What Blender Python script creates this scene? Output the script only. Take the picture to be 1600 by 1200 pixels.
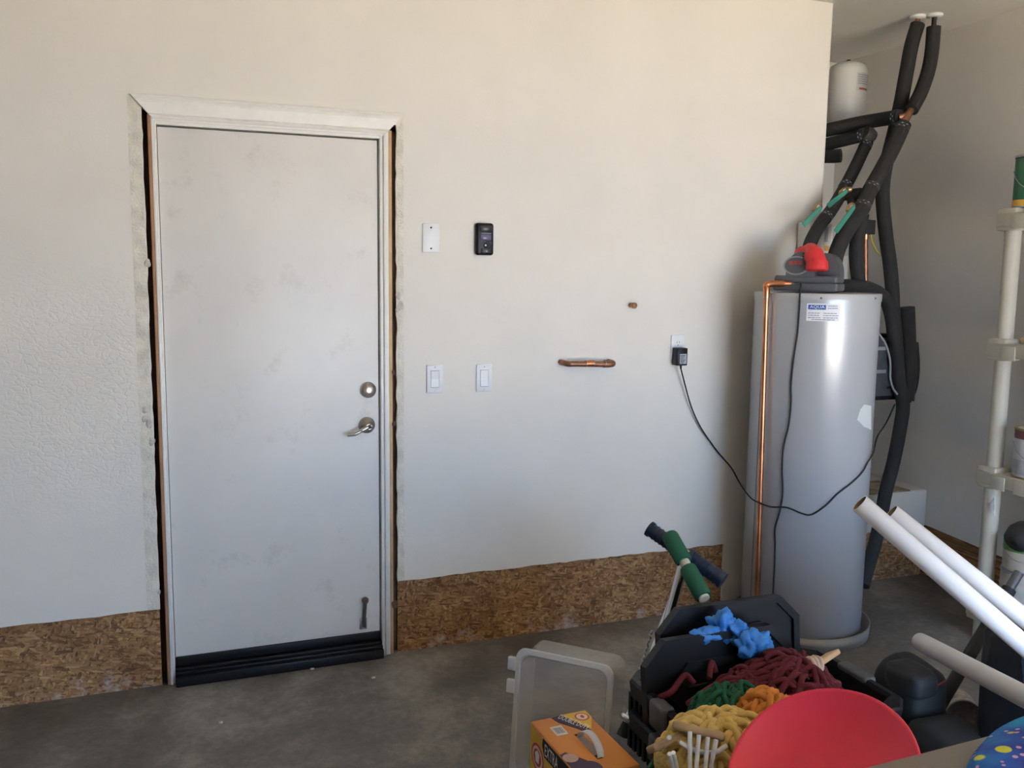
import bpy, bmesh, math, random
from mathutils import Vector, Matrix, noise
random.seed(7)
for o in list(bpy.data.objects): bpy.data.objects.remove(o, do_unlink=True)
scene = bpy.context.scene
COL = scene.collection

# ------------------------------------------------------------------ camera
F, YAW, PITCH, ROLL = 1404.0, 0.3624, 0.1244, 0.0127
CAM = Vector((0.031, -3.587, 1.620))
_r = Vector((math.cos(YAW), -math.sin(YAW), 0))
FW = Vector((math.sin(YAW)*math.cos(PITCH), math.cos(YAW)*math.cos(PITCH), -math.sin(PITCH)))
_u = _r.cross(FW)
RT = math.cos(ROLL)*_r + math.sin(ROLL)*_u
UP = -math.sin(ROLL)*_r + math.cos(ROLL)*_u
cd = bpy.data.cameras.new('camera'); cam = bpy.data.objects.new('camera', cd); COL.objects.link(cam)
cd.sensor_width = 36; cd.lens = F/1600*36; cd.clip_start = 0.02
M = Matrix((RT, UP, -FW)).transposed().to_4x4(); M.translation = CAM
cam.matrix_world = M
scene.camera = cam
# ------------------------------------------------------------------ world, sun, exposure
w = bpy.data.worlds.new('sky'); scene.world = w; w.use_nodes = True
bg = w.node_tree.nodes['Background']; bg.inputs[0].default_value = (0.34, 0.59, 1.0, 1); bg.inputs[1].default_value = 3.4
sd = bpy.data.lights.new('sun', 'SUN'); sun = bpy.data.objects.new('sun', sd); COL.objects.link(sun)
sd.energy = 17.0; sd.color = (1.0, 0.86, 0.64); sd.angle = 0.01
sun.rotation_euler = Vector((-0.25, 0.42, -0.87)).to_track_quat('-Z', 'Y').to_euler()
scene.view_settings.view_transform = 'Standard'; scene.view_settings.look = 'None'
scene.view_settings.gamma = 1; scene.view_settings.use_curve_mapping = False
scene.view_settings.exposure = 1.95

# a pixel gives a direction; the plane or depth gives the distance
def ray(px, py): return (px-800)/F*RT - (py-600)/F*UP + FW
def at(px, py, ax, v):
    d = ray(px, py); return CAM + d*((v-CAM[ax])/d[ax])
def S(px, py, t): return CAM + ray(px, py)*t

# ------------------------------------------------------------------ materials
MATS = {}
def mat(name, col, rough=.6, metal=0, var=0.0, scale=8, bump=0.0, bscale=60, alpha=None, trans=0, spec=.5):
    if name in MATS: return MATS[name]
    m = bpy.data.materials.new(name); m.use_nodes = True; MATS[name] = m
    nt = m.node_tree; b = nt.nodes['Principled BSDF']
    b.inputs['Base Color'].default_value = (*col, 1); b.inputs['Roughness'].default_value = rough
    b.inputs['Metallic'].default_value = metal; b.inputs['Specular IOR Level'].default_value = spec
    if trans: b.inputs['Transmission Weight'].default_value = trans
    if alpha is not None: b.inputs['Alpha'].default_value = alpha
    tc = nt.nodes.new('ShaderNodeTexCoord')
    if var:
        n = nt.nodes.new('ShaderNodeTexNoise'); n.inputs['Scale'].default_value = scale; n.inputs['Detail'].default_value = 6
        nt.links.new(tc.outputs['Object'], n.inputs['Vector'])
        r = nt.nodes.new('ShaderNodeValToRGB')
        r.color_ramp.elements[0].position = .3; r.color_ramp.elements[1].position = .7
        r.color_ramp.elements[0].color = (*[c*(1-var) for c in col], 1)
        r.color_ramp.elements[1].color = (*[min(1, c*(1+var*.5)) for c in col], 1)
        nt.links.new(n.outputs['Fac'], r.inputs['Fac']); nt.links.new(r.outputs['Color'], b.inputs['Base Color'])
    if bump:
        n2 = nt.nodes.new('ShaderNodeTexNoise'); n2.inputs['Scale'].default_value = bscale; n2.inputs['Detail'].default_value = 4
        nt.links.new(tc.outputs['Object'], n2.inputs['Vector'])
        bp = nt.nodes.new('ShaderNodeBump'); bp.inputs['Strength'].default_value = bump; bp.inputs['Distance'].default_value = .01
        nt.links.new(n2.outputs['Fac'], bp.inputs['Height']); nt.links.new(bp.outputs['Normal'], b.inputs['Normal'])
    return m

def nodes(m): return m.node_tree, m.node_tree.nodes['Principled BSDF']
def N(nt, t, **kw):
    n = nt.nodes.new(t)
    for k, v in kw.items():
        if k in n.inputs: n.inputs[k].default_value = v
        else: setattr(n, k, v)
    return n
def ramp(nt, fac, stops):
    r = nt.nodes.new('ShaderNodeValToRGB'); e = r.color_ramp.elements
    while len(e) < len(stops): e.new(.5)
    for el, (p, c) in zip(e, stops):
        el.position = p; el.color = (*c, 1) if len(c) == 3 else c
    nt.links.new(fac, r.inputs['Fac']); return r.outputs['Color']
def mix(nt, fac, a, b, mode='MIX'):
    n = nt.nodes.new('ShaderNodeMix'); n.data_type = 'RGBA'; n.blend_type = mode
    for s, v in ((0, fac), (6, a), (7, b)):
        if hasattr(v, 'is_linked'): nt.links.new(v, n.inputs[s])
        else: n.inputs[s].default_value = v if s == 0 else (*v, 1)
    return n.outputs[2]

def paint_wall(name, col, wrinkle=False):
    m = mat(name, col, .62); nt, b = nodes(m)
    tc = N(nt, 'ShaderNodeTexCoord')
    n1 = N(nt, 'ShaderNodeTexNoise', Scale=2.2, Detail=7, Roughness=.6); nt.links.new(tc.outputs['Object'], n1.inputs['Vector'])
    c1 = ramp(nt, n1.outputs['Fac'], [(.35, tuple(c*.94 for c in col)), (.65, col)])
    n2 = N(nt, 'ShaderNodeTexNoise', Scale=14, Detail=8, Roughness=.7); nt.links.new(tc.outputs['Object'], n2.inputs['Vector'])
    sm = ramp(nt, n2.outputs['Fac'], [(.66, (1, 1, 1)), (.80, (.80, .79, .77))])
    nt.links.new(mix(nt, 1.0, c1, sm, 'MULTIPLY'), b.inputs['Base Color'])
    n3 = N(nt, 'ShaderNodeTexNoise', Scale=90, Detail=3); nt.links.new(tc.outputs['Object'], n3.inputs['Vector'])
    bp = N(nt, 'ShaderNodeBump', Strength=.12, Distance=.004); nt.links.new(n3.outputs['Fac'], bp.inputs['Height'])
    out = bp.outputs['Normal']
    if wrinkle:
        # crazed, lifting paint beside the door
        sp = N(nt, 'ShaderNodeSeparateXYZ'); nt.links.new(tc.outputs['Object'], sp.inputs[0])
        def band(sock, a, b_, c, d):
            mr = N(nt, 'ShaderNodeMapRange', interpolation_type='SMOOTHSTEP'); mr.inputs[1].default_value = a; mr.inputs[2].default_value = b_
            nt.links.new(sock, mr.inputs[0])
            m2 = N(nt, 'ShaderNodeMapRange', interpolation_type='SMOOTHSTEP'); m2.inputs[1].default_value = d; m2.inputs[2].default_value = c
            nt.links.new(sock, m2.inputs[0])
            mm = N(nt, 'ShaderNodeMath', operation='MULTIPLY'); nt.links.new(mr.outputs[0], mm.inputs[0]); nt.links.new(m2.outputs[0], mm.inputs[1]); return mm.outputs[0]
        k = N(nt, 'ShaderNodeMath', operation='MULTIPLY')
        nt.links.new(band(sp.outputs[0], -.75, -.4, -.12, -.08), k.inputs[0]); nt.links.new(band(sp.outputs[2], .6, .95, 1.35, 1.75), k.inputs[1])
        nz = N(nt, 'ShaderNodeTexNoise', Scale=9, Detail=4); nt.links.new(tc.outputs['Object'], nz.inputs['Vector'])
        ad = N(nt, 'ShaderNodeMixRGB'); ad.inputs[0].default_value = .12
        nt.links.new(tc.outputs['Object'], ad.inputs[1]); nt.links.new(nz.outputs['Color'], ad.inputs[2])
        mp = N(nt, 'ShaderNodeMapping'); mp.inputs['Scale'].default_value = (6, 6, 13); nt.links.new(ad.outputs[0], mp.inputs[0])
        v = N(nt, 'ShaderNodeTexVoronoi', feature='DISTANCE_TO_EDGE'); nt.links.new(mp.outputs[0], v.inputs['Vector'])
        mr = N(nt, 'ShaderNodeMapRange'); mr.inputs[2].default_value = .12; nt.links.new(v.outputs['Distance'], mr.inputs[0])
        b2 = N(nt, 'ShaderNodeBump', Distance=.004); nt.links.new(mr.outputs[0], b2.inputs['Height'])
        k2 = N(nt, 'ShaderNodeMath', operation='MULTIPLY'); k2.inputs[1].default_value = .38; nt.links.new(k.outputs[0], k2.inputs[0])
        nt.links.new(k2.outputs[0], b2.inputs['Strength']); nt.links.new(out, b2.inputs['Normal']); out = b2.outputs['Normal']
    nt.links.new(out, b.inputs['Normal'])
    return m

def osb_material(name, tint=(1, 1, 1)):
    m = mat(name, (.4, .22, .1), .75); nt, b = nodes(m)
    tc = N(nt, 'ShaderNodeTexCoord'); cur = None
    pal = [(0, (.15, .068, .028)), (.25, (.28, .135, .05)), (.5, (.37, .19, .075)), (.75, (.42, .23, .095)), (1, (.56, .36, .17))]
    pal = [(p, tuple(a*t for a, t in zip(c, tint))) for p, c in pal]
    for i, (ang, sx, sz) in enumerate(((.5, 11, 26), (-.75, 9, 22), (1.35, 12, 27), (-.15, 8, 30))):
        mp = N(nt, 'ShaderNodeMapping'); mp.inputs['Rotation'].default_value = (0, ang, 0); mp.inputs['Location'].default_value = (i*3.1, 0, i*1.7)
        nt.links.new(tc.outputs['Object'], mp.inputs[0])
        mp2 = N(nt, 'ShaderNodeMapping'); mp2.inputs['Scale'].default_value = (sx, 1, sz); nt.links.new(mp.outputs[0], mp2.inputs[0])
        nz = N(nt, 'ShaderNodeTexNoise', Scale=1.5, Detail=3); nt.links.new(mp2.outputs[0], nz.inputs['Vector'])
        ad = N(nt, 'ShaderNodeMixRGB'); ad.inputs[0].default_value = .15; nt.links.new(mp2.outputs[0], ad.inputs[1]); nt.links.new(nz.outputs['Color'], ad.inputs[2])
        v = N(nt, 'ShaderNodeTexVoronoi'); nt.links.new(ad.outputs[0], v.inputs['Vector'])
        sp = N(nt, 'ShaderNodeSeparateColor'); nt.links.new(v.outputs['Color'], sp.inputs[0])
        c = ramp(nt, sp.outputs[0], pal)
        if cur is None: cur = c
        else:
            st = N(nt, 'ShaderNodeMath', operation='GREATER_THAN'); st.inputs[1].default_value = .58; nt.links.new(sp.outputs[1], st.inputs[0])
            cur = mix(nt, st.outputs[0], cur, c)
    # plaster dust and damp stains, heavier low down
    n2 = N(nt, 'ShaderNodeTexNoise', Scale=6, Detail=9, Roughness=.7); nt.links.new(tc.outputs['Object'], n2.inputs['Vector'])
    cur = mix(nt, 1.0, cur, ramp(nt, n2.outputs['Fac'], [(.35, (.62, .55, .52)), (.6, (1, 1, 1))]), 'MULTIPLY')
    n3 = N(nt, 'ShaderNodeTexNoise', Scale=11, Detail=10, Roughness=.75); nt.links.new(tc.outputs['Object'], n3.inputs['Vector'])
    sz = N(nt, 'ShaderNodeSeparateXYZ'); nt.links.new(tc.outputs['Object'], sz.inputs[0])
    mr = N(nt, 'ShaderNodeMapRange'); mr.inputs[1].default_value = .22; mr.inputs[2].default_value = 0; mr.inputs[3].default_value = -.12; mr.inputs[4].default_value = .10; nt.links.new(sz.outputs[2], mr.inputs[0])
    a = N(nt, 'ShaderNodeMath', operation='ADD'); nt.links.new(n3.outputs['Fac'], a.inputs[0]); nt.links.new(mr.outputs[0], a.inputs[1])
    f = ramp(nt, a.outputs[0], [(.60, (0, 0, 0)), (.74, (.75, .75, .75))])
    cur = mix(nt, f, cur, (.55, .48, .45))
    nt.links.new(cur, b.inputs['Base Color'])
    bp = N(nt, 'ShaderNodeBump', Strength=.4, Distance=.003); nt.links.new(cur, bp.inputs['Height']); nt.links.new(bp.outputs[0], b.inputs['Normal'])
    return m

def floor_material():
    m = mat('concrete', (.2, .18, .16), .55); nt, b = nodes(m)
    tc = N(nt, 'ShaderNodeTexCoord')
    n1 = N(nt, 'ShaderNodeTexNoise', Scale=1.6, Detail=10, Roughness=.68, Distortion=.15); nt.links.new(tc.outputs['Object'], n1.inputs['Vector'])
    c = ramp(nt, n1.outputs['Fac'], [(.36, (.085, .077, .068)), (.5, (.17, .155, .135)), (.64, (.32, .29, .25))])
    n2 = N(nt, 'ShaderNodeTexNoise', Scale=30, Detail=8, Roughness=.7); nt.links.new(tc.outputs['Object'], n2.inputs['Vector'])
    c = mix(nt, 1.0, c, ramp(nt, n2.outputs['Fac'], [(.3, (.72, .72, .72)), (.7, (1.1, 1.1, 1.1))]), 'MULTIPLY')
    n4 = N(nt, 'ShaderNodeTexNoise', Scale=3.0, Detail=12, Roughness=.8); nt.links.new(tc.outputs['Object'], n4.inputs['Vector'])
    c = mix(nt, ramp(nt, n4.outputs['Fac'], [(.60, (0, 0, 0)), (.75, (.6, .6, .6))]), c, (.42, .38, .35))
    v = N(nt, 'ShaderNodeTexNoise', Scale=160, Detail=2); nt.links.new(tc.outputs['Object'], v.inputs['Vector'])
    c = mix(nt, ramp(nt, v.outputs['Fac'], [(.74, (0, 0, 0)), (.78, (.7, .7, .7))]), c, (.6, .57, .52))
    nt.links.new(c, b.inputs['Base Color'])
    rr = ramp(nt, n1.outputs['Fac'], [(.35, (.38, .38, .38)), (.6, (.7, .7, .7))]); nt.links.new(rr, b.inputs['Roughness'])
    bp = N(nt, 'ShaderNodeBump', Strength=.15, Distance=.004); nt.links.new(n2.outputs['Fac'], bp.inputs['Height']); nt.links.new(bp.outputs[0], b.inputs['Normal'])
    return m

WALL = paint_wall('wall_paint', (.80, .755, .68), True)
WALL2 = paint_wall('plain_wall_paint', (.80, .755, .68))
CEIL = paint_wall('ceiling_paint', (.80, .755, .68))
OSB = osb_material('osb'); OSBD = OSB
FLOOR = floor_material()
DOORM = mat('door_paint', (.77, .74, .69), .42, var=.06, scale=3, bump=.05, bscale=40)
TRIM = mat('trim_paint', (.86, .83, .77), .4, var=.05, scale=20)
BARE = mat('bare_drywall', (.75, .705, .60), .85, var=.2, scale=18, bump=.4, bscale=120)
PLAST = mat('plaster', (.62, .57, .51), .9, var=.25, scale=60, bump=.6)
JAMBW = mat('jamb_wood', (.46, .24, .13), .7, var=.2, scale=12)
JAMBP = mat('jamb_pine', (.66, .46, .25), .7, var=.2, scale=12)
DARKW = mat('stud_wood', (.16, .085, .05), .8, var=.4, scale=10)
BLACK = mat('black_plastic', (.006, .006, .008), .42, spec=.3)
BLACKM = mat('matte_black', (.014, .014, .016), .7)
FOAM = mat('foam_insulation', (.020, .019, .019), .8, var=.25, scale=30, bump=.15, bscale=150)
WHITEP = mat('white_plastic', (.78, .78, .78), .35)
COPPER = mat('copper', (.72, .30, .15), .32, 1, var=.35, scale=9)
OLDCU = mat('tarnished_copper', (.36, .17, .10), .42, .8, var=.4, scale=25)
BRASS = mat('brass', (.50, .34, .16), .38, .9, var=.3, scale=30)
NICKEL = mat('satin_nickel', (.46, .42, .37), .30, 1)
CHROME = mat('chrome', (.75, .75, .76), .14, 1)
STEEL = mat('zinc_steel', (.45, .46, .48), .4, .9, var=.3, scale=30)
GREY = mat('grey_plastic', (.095, .10, .11), .5)
LGREY = mat('light_grey_plastic', (.30, .30, .31), .5)
REDF = mat('red_rubber', (.75, .03, .035), .55, bump=.3, bscale=200)
TANKM = mat('tank_enamel', (.50, .505, .515), .25, .2, spec=.35)
PALE = mat('pale_patch', (.66, .68, .66), .5)
BEIGE = mat('beige_plastic', (.60, .56, .46), .5, var=.08, scale=6)
GREENV = mat('green_handle', (.02, .22, .15), .4)
TXT = mat('print_grey', (.32, .33, .36), .6)
WTXT = mat('print_white', (.85, .85, .85), .5)
BLUEP = mat('print_blue', (.03, .10, .36), .5)

# ------------------------------------------------------------------ mesh helpers
class MB:
    def __init__(s): s.v = []; s.f = []; s.smooth = []
    def add(s, vs, fs, sm=False):
        o = len(s.v); s.v += [Vector(v) for v in vs]
        for f in fs: s.f.append([i+o for i in f]); s.smooth.append(sm)
        return s
    def box(s, a, b, R=None, c=None):
        x0, y0, z0 = a; x1, y1, z1 = b
        vs = [Vector((x, y, z)) for x in (x0, x1) for y in (y0, y1) for z in (z0, z1)]
        if R is not None: vs = [c + R @ v for v in vs]
        return s.add(vs, [(0, 1, 3, 2), (4, 6, 7, 5), (0, 4, 5, 1), (2, 3, 7, 6), (0, 2, 6, 4), (1, 5, 7, 3)])
    def bevbox(s, a, b, r, R=None, c=None, seg=2):
        bm = bmesh.new(); bmesh.ops.create_cube(bm, size=1)
        for v in bm.verts: v.co = Vector([a[i]+(v.co[i]+.5)*(b[i]-a[i]) for i in range(3)])
        bmesh.ops.bevel(bm, geom=bm.edges[:], offset=r, segments=seg, affect='EDGES', profile=.5)
        bm.verts.index_update()
        vs = [v.co.copy() for v in bm.verts]; fs = [[v.index for v in f.verts] for f in bm.faces]; bm.free()
        if R is not None: vs = [c + R @ v for v in vs]
        return s.add(vs, fs, True)
    def tube(s, pts, r, n=12, cap=True, closed=False):
        pts = [Vector(p) for p in pts]; k = len(pts)
        rs = r if isinstance(r, (list, tuple)) else [r]*k
        t0 = (pts[1]-pts[0]).normalized()
        ref = Vector((0, 0, 1)) if abs(t0.z) < .9 else Vector((1, 0, 0))
        nrm = t0.cross(ref).normalized(); vs = []; fs = []
        for i, p in enumerate(pts):
            if closed: t = (pts[(i+1) % k]-pts[i-1]).normalized()
            else: t = (pts[min(i+1, k-1)]-pts[max(i-1, 0)]).normalized()
            nrm = (nrm - t*nrm.dot(t)).normalized(); bn = t.cross(nrm)
            for j in range(n):
                a = 2*math.pi*j/n; vs.append(p+(nrm*math.cos(a)+bn*math.sin(a))*rs[i])
        for i in range(k if closed else k-1):
            i2 = (i+1) % k
            for j in range(n): fs.append((i*n+j, i*n+(j+1) % n, i2*n+(j+1) % n, i2*n+j))
        s.add(vs, fs, True)
        if cap and not closed:
            s.add(vs[:n], [tuple(range(n))[::-1]]); s.add(vs[-n:], [tuple(range(n))])
        return s
    def lathe(s, prof, c, axis=(0, 0, 1), n=40, cap=True):
        ax = Vector(axis).normalized(); ref = Vector((1, 0, 0)) if abs(ax.x) < .9 else Vector((0, 1, 0))
        e1 = (ref-ax*ref.dot(ax)).normalized(); e2 = ax.cross(e1); c = Vector(c); vs = []; fs = []
        for (r, h) in prof:
            for j in range(n):
                a = 2*math.pi*j/n; vs.append(c+ax*h+(e1*math.cos(a)+e2*math.sin(a))*max(r, 1e-5))
        for i in range(len(prof)-1):
            for j in range(n): fs.append((i*n+j, i*n+(j+1) % n, (i+1)*n+(j+1) % n, (i+1)*n+j))
        s.add(vs, fs, True)
        if cap:
            s.add(vs[:n], [tuple(range(n))[::-1]]); s.add(vs[-n:], [tuple(range(n))])
        return s
    def prism(s, poly, d, R=None, c=None):
        # poly of 3D points, extruded by vector d
        n = len(poly); a = [Vector(p) for p in poly]; b = [p+Vector(d) for p in a]
        vs = a+b
        if R is not None: vs = [c + R @ v for v in vs]
        return s.add(vs, [tuple(range(n)), tuple(range(2*n-1, n-1, -1))]+[(i, i+n, (i+1) % n+n, (i+1) % n) for i in range(n)])
    def build(s, name, m, parent=None, origin=None, root=None):
        o0 = Vector(origin) if origin is not None else (ORG[parent.name] if parent is not None else Vector((0, 0, 0)))
        me = bpy.data.meshes.new(name); me.from_pydata([v-o0 for v in s.v], [], s.f)
        bm = bmesh.new(); bm.from_mesh(me); bmesh.ops.recalc_face_normals(bm, faces=bm.faces[:]); bm.to_mesh(me); bm.free()
        for p, sm in zip(me.polygons, s.smooth): p.use_smooth = sm
        me.materials.append(m)
        o = bpy.data.objects.new(name, me); COL.objects.link(o)
        ORG[o.name] = o0
        if parent is not None: o.parent = parent
        else: o.location = o0
        return o
ORG = {}
def thing(name, label, cat, loc, group=None):
    o = bpy.data.objects.new(name, None); COL.objects.link(o); o.location = loc; o.empty_display_size = .1
    ORG[o.name] = Vector(loc); return tag(o, label, cat, group)
def tag(o, label, cat, group=None):
    o['label'] = label; o['category'] = cat
    if group: o['group'] = group
    return o
def struct(o, label=None, cat=None):
    o['kind'] = 'structure'
    if label: o['label'] = label
    if cat: o['category'] = cat
    return o
def smooth_path(pts, n=8):
    pts = [Vector(p) for p in pts]; out = []
    P = [pts[0]*2-pts[1]]+pts+[pts[-1]*2-pts[-2]]
    for i in range(1, len(P)-2):
        for k in range(n):
            t = k/n; a, b, c, d = P[i-1], P[i], P[i+1], P[i+2]
            out.append(.5*((2*b)+(c-a)*t+(2*a-5*b+4*c-d)*t*t+(3*b-a-3*c+d)*t**3))
    return out+[pts[-1]]
def ragged(a, b, n, amp):
    a = Vector(a); b = Vector(b); d = (b-a); nr = Vector((-d.z, 0, d.x)).normalized()
    return [a+d*(i/n)+nr*(random.uniform(-amp, amp) if 0 < i < n else 0) for i in range(n+1)]

# ================================================================== ROOM
H = 2.885; XC = 2.985; XR = 3.83; YB = .95; XL = -4.6; YF = -5.6
fl = MB().box((XL-.2, YF-.3, -.1), (XR+.2, YB+.2, 0)).build('floor', FLOOR); struct(fl, 'dark stained concrete garage floor', 'floor')
dr = MB().box((-14, -22, -.12), (16, YF-.3, -.02)).build('driveway', mat('driveway_concrete', (.60, .53, .43), .9, var=.1, scale=2)); struct(dr, 'sunlit concrete driveway outside the garage', 'driveway')
ce = MB().box((XL-.2, YF-.3, H), (XR+.2, YB+.2, H+.12)).build('ceiling', CEIL); struct(ce, 'plain painted garage ceiling', 'ceiling')
# back wall: drywall sheets with ragged cut edges, quarter-round corner at the alcove
wb = MB()
T = .0127
left = ragged((XL, 0, .300), (-.047, 0, .312), 60, .003)+ragged((-.047, 0, .312), (-.047, 0, 2.19), 60, .0022)[1:]+[Vector((-.047, 0, H)), Vector((XL, 0, H))]
wb.prism(left, (0, T, 0))
wb.prism([(-.047, 0, 2.19), (.886, 0, 2.19), (.886, 0, H), (-.047, 0, H)], (0, T, 0))
rightp = [Vector((.886, 0, H))]+ragged((.886, 0, 2.19), (.886, 0, .318), 60, .003)+ragged((.886, 0, .318), (2.502, 0, .322), 50, .003)[1:]+[Vector((2.502, 0, 0)), Vector((XC-.02, 0, 0)), Vector((XC-.02, 0, H))]
wb.prism(rightp, (0, T, 0))
arc = [Vector((XC-.02+.02*math.sin(a), .02-.02*math.cos(a), 0)) for a in [i*math.pi/2/8 for i in range(9)]]
vs = [p for p in arc]+[p+Vector((0, 0, H)) for p in arc]
wb.add(vs, [(i, i+1, i+10, i+9) for i in range(8)], True)
wb.box((XC-.0127, .02, 0), (XC, YB, H))                      # return wall of the alcove
wb.box((XL, .03, .0), (-.075, .14, H)); wb.box((.93, .03, 0), (XC-.0127, .14, H)); wb.box((-.075, .03, 2.2), (.93, .14, H))
wall_back = wb.build('wall_back', WALL); struct(wall_back, 'cream painted drywall back wall with its bottom strip cut away', 'wall')
for a, b in (((XL, T, 0), (-.05, .026, .335)), ((.889, T, 0), (2.506, .026, .34))):
    MB().box(a, b).build('osb_panel', OSB, wall_back)
# unpainted strips where the side casings were pulled off
MB().prism(ragged((-.094, -.0012, .314), (-.094, -.0012, 2.225), 8, .001)+ragged((-.05, -.0012, 2.19), (-.05, -.0012, .314), 40, .003), (0, .002, 0)).build('bare_strip', BARE, wall_back)
MB().prism(ragged((.889, -.0012, .322), (.889, -.0012, 2.17), 40, .003)+ragged((.915, -.0012, 2.22), (.915, -.0012, .322), 8, .001), (0, .002, 0)).build('bare_strip', BARE, wall_back)
MB().box((-.075, .12, 0), (.93, .14, 2.2)).build('door_backing', DARKW, wall_back)
MB().box((.874, .035, 0), (.93, .12, 2.17)).build('stud', DARKW, wall_back)
def lump(px, py, r, m=PLAST, sq=(1, .3, 1.35)):
    p = at(px, py, 1, -.001); bm = bmesh.new(); bmesh.ops.create_icosphere(bm, subdivisions=3, radius=r*.8)
    for v in bm.verts:
        k = 1+.45*noise.noise(v.co*90+Vector((px, py, 0))); v.co = Vector((v.co.x*sq[0]*k, v.co.y*sq[1]*k, v.co.z*sq[2]*k))
    bm.verts.index_update(); b = MB().add([p+v.co for v in bm.verts], [[v.index for v in f.verts] for f in bm.faces]); bm.free()
    return b.build('plaster_lump', m, wall_back)
for a in ((230, 411, .014), (227, 640, .012), (233, 662, .016), (238, 690, .014), (226, 655, .011), (622, 462, .014), (626, 478, .017), (620, 484, .010)): lump(*a)
for a in ((617, 944, .016, DARKW), (616, 662, .011, DARKW), (615, 582, .009, DARKW), (248, 925, .008)): lump(*a)
# alcove and right-hand wall
wr = MB(); yw = at(1462, 820, 0, XR)
pts = [Vector((XR, YB, 0.28)), Vector((XR, .05, .28)), Vector((XR, -.6, .24)), Vector((XR, -1.4, .26)), Vector((XR, YF, .26)), Vector((XR, YF, H)), Vector((XR, YB, H))]
wr.prism(pts, (.0127, 0, 0)); wr.box((XR+.03, YF, 0), (XR+.12, YB+.1, H))
wall_right = wr.build('wall_right', WALL2); struct(wall_right, 'cream painted side wall behind the shelf unit', 'wall')
MB().box((XR+.0127, YF, 0), (XR+.028, YB, .3)).build('osb_panel', OSBD, wall_right)
struct(MB().box((XC-.02, YB, 0), (XR+.12, YB+.1, H)).build('wall_alcove', WALL2), 'back wall of the heater alcove', 'wall')
struct(MB().box((XL-.12, YF, 0), (XL, .14, H)).build('wall_left', WALL), 'left garage wall', 'wall')
OX0, OX1, OH = 1.15, 3.7, 2.15
wf = MB().box((XL-.12, YF-.15, 0), (OX0, YF, H)).box((OX1, YF-.15, 0), (XR+.12, YF, H)).box((OX0, YF-.15, OH), (OX1, YF, H))
struct(wf.build('wall_front', WALL), 'front garage wall around the open garage door', 'wall')
# raised heater platform in the alcove
pl = MB().bevbox((XC+.002, .06, .27), (XR-.002, YB-.002, .48), .012)
plat = struct(pl.build('trim_1', WALL2), 'low drywalled heater platform in the alcove', 'platform')
MB().box((XC+.002, .075, 0), (XR-.002, YB-.01, .275)).build('osb_panel', OSBD, plat)
MB().box((XC+.25, .064, .478), (XR-.12, .30, .484)).build('torn_paper', mat('torn_paper', (.45, .36, .24), .9, var=.5, scale=14), plat)

# ================================================================== DOOR
door = struct(bpy.data.objects.new('door_1', None), 'scuffed white flat garage entry door with satin nickel hardware', 'door'); COL.objects.link(door); ORG[door.name] = Vector((0, 0, 0))
W = .8165; ZB = .1; ZT = 2.132; DY = .022
MB().bevbox((0.002, DY, ZB), (W-.002, DY+.044, ZT-.003), .002).build('slab', DOORM, door)
nt, b = nodes(DOORM); tc = N(nt, 'ShaderNodeTexCoord')
n1 = N(nt, 'ShaderNodeTexNoise', Scale=5.5, Detail=9, Roughness=.72); nt.links.new(tc.outputs['Object'], n1.inputs['Vector'])
old = b.inputs['Base Color'].links[0].from_socket
nt.links.new(mix(nt, 1.0, old, ramp(nt, n1.outputs['Fac'], [(.56, (1, 1, 1)), (.74, (.82, .81, .79))]), 'MULTIPLY'), b.inputs['Base Color'])
# jambs: raw edge outside, painted face, stop
for nm, x0, x1, m, y0 in (('jamb_edge', -.030, -.018, JAMBW, .002), ('jamb', -.018, -.008, TRIM, -.001), ('door_stop', -.008, 0.0, TRIM, .006),
                          ('door_stop', W+.004, W+.018, TRIM, .006), ('jamb', W+.018, W+.038, TRIM, -.001), ('jamb_edge', W+.038, W+.052, JAMBP, .002)):
    MB().bevbox((x0, y0, 0), (x1, .11, 2.168), .0015, seg=1).build(nm, m, door)
MB().box((-.008, .008, ZT+.003), (W+.018, .11, ZT+.014)).build('door_stop', TRIM, door)
MB().box((-.018, .0, ZT+.014), (W+.038, .11, ZT+.034)).build('jamb', TRIM, door)
# head casing with mitred ends
prof = [(.0, .078), (-.021, .078), (-.024, .070), (-.018, .062), (-.021, .054), (-.016, .036), (-.011, .016), (-.006, .013), (-.012, .008), (-.008, 0), (0, 0)]
hc = MB(); n = len(prof); z0 = ZT+.022
vl = [Vector((-.012-h*.93, y, z0+h)) for y, h in prof]; vr = [Vector((W+.030+h*.82, y, z0+h)) for y, h in prof]
hc.add(vl+vr, [(i, (i+1) % n, (i+1) % n+n, i+n) for i in range(n)]+[tuple(range(n)), tuple(range(2*n-1, n-1, -1))])
hc.build('head_casing', TRIM, door)
# black sweep and sill
MB().bevbox((.003, .012, .066), (W-.003, .03, .103), .003).build('door_sweep', BLACK, door)
sl = MB().bevbox((.0, -.035, 0), (W+.003, .05, .040), .004).bevbox((.0, -.018, .038), (W+.003, .05, .052), .004).bevbox((0, -.004, .05), (W+.003, .05, .064), .003)
sl.build('sill', BLACK, door)
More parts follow.
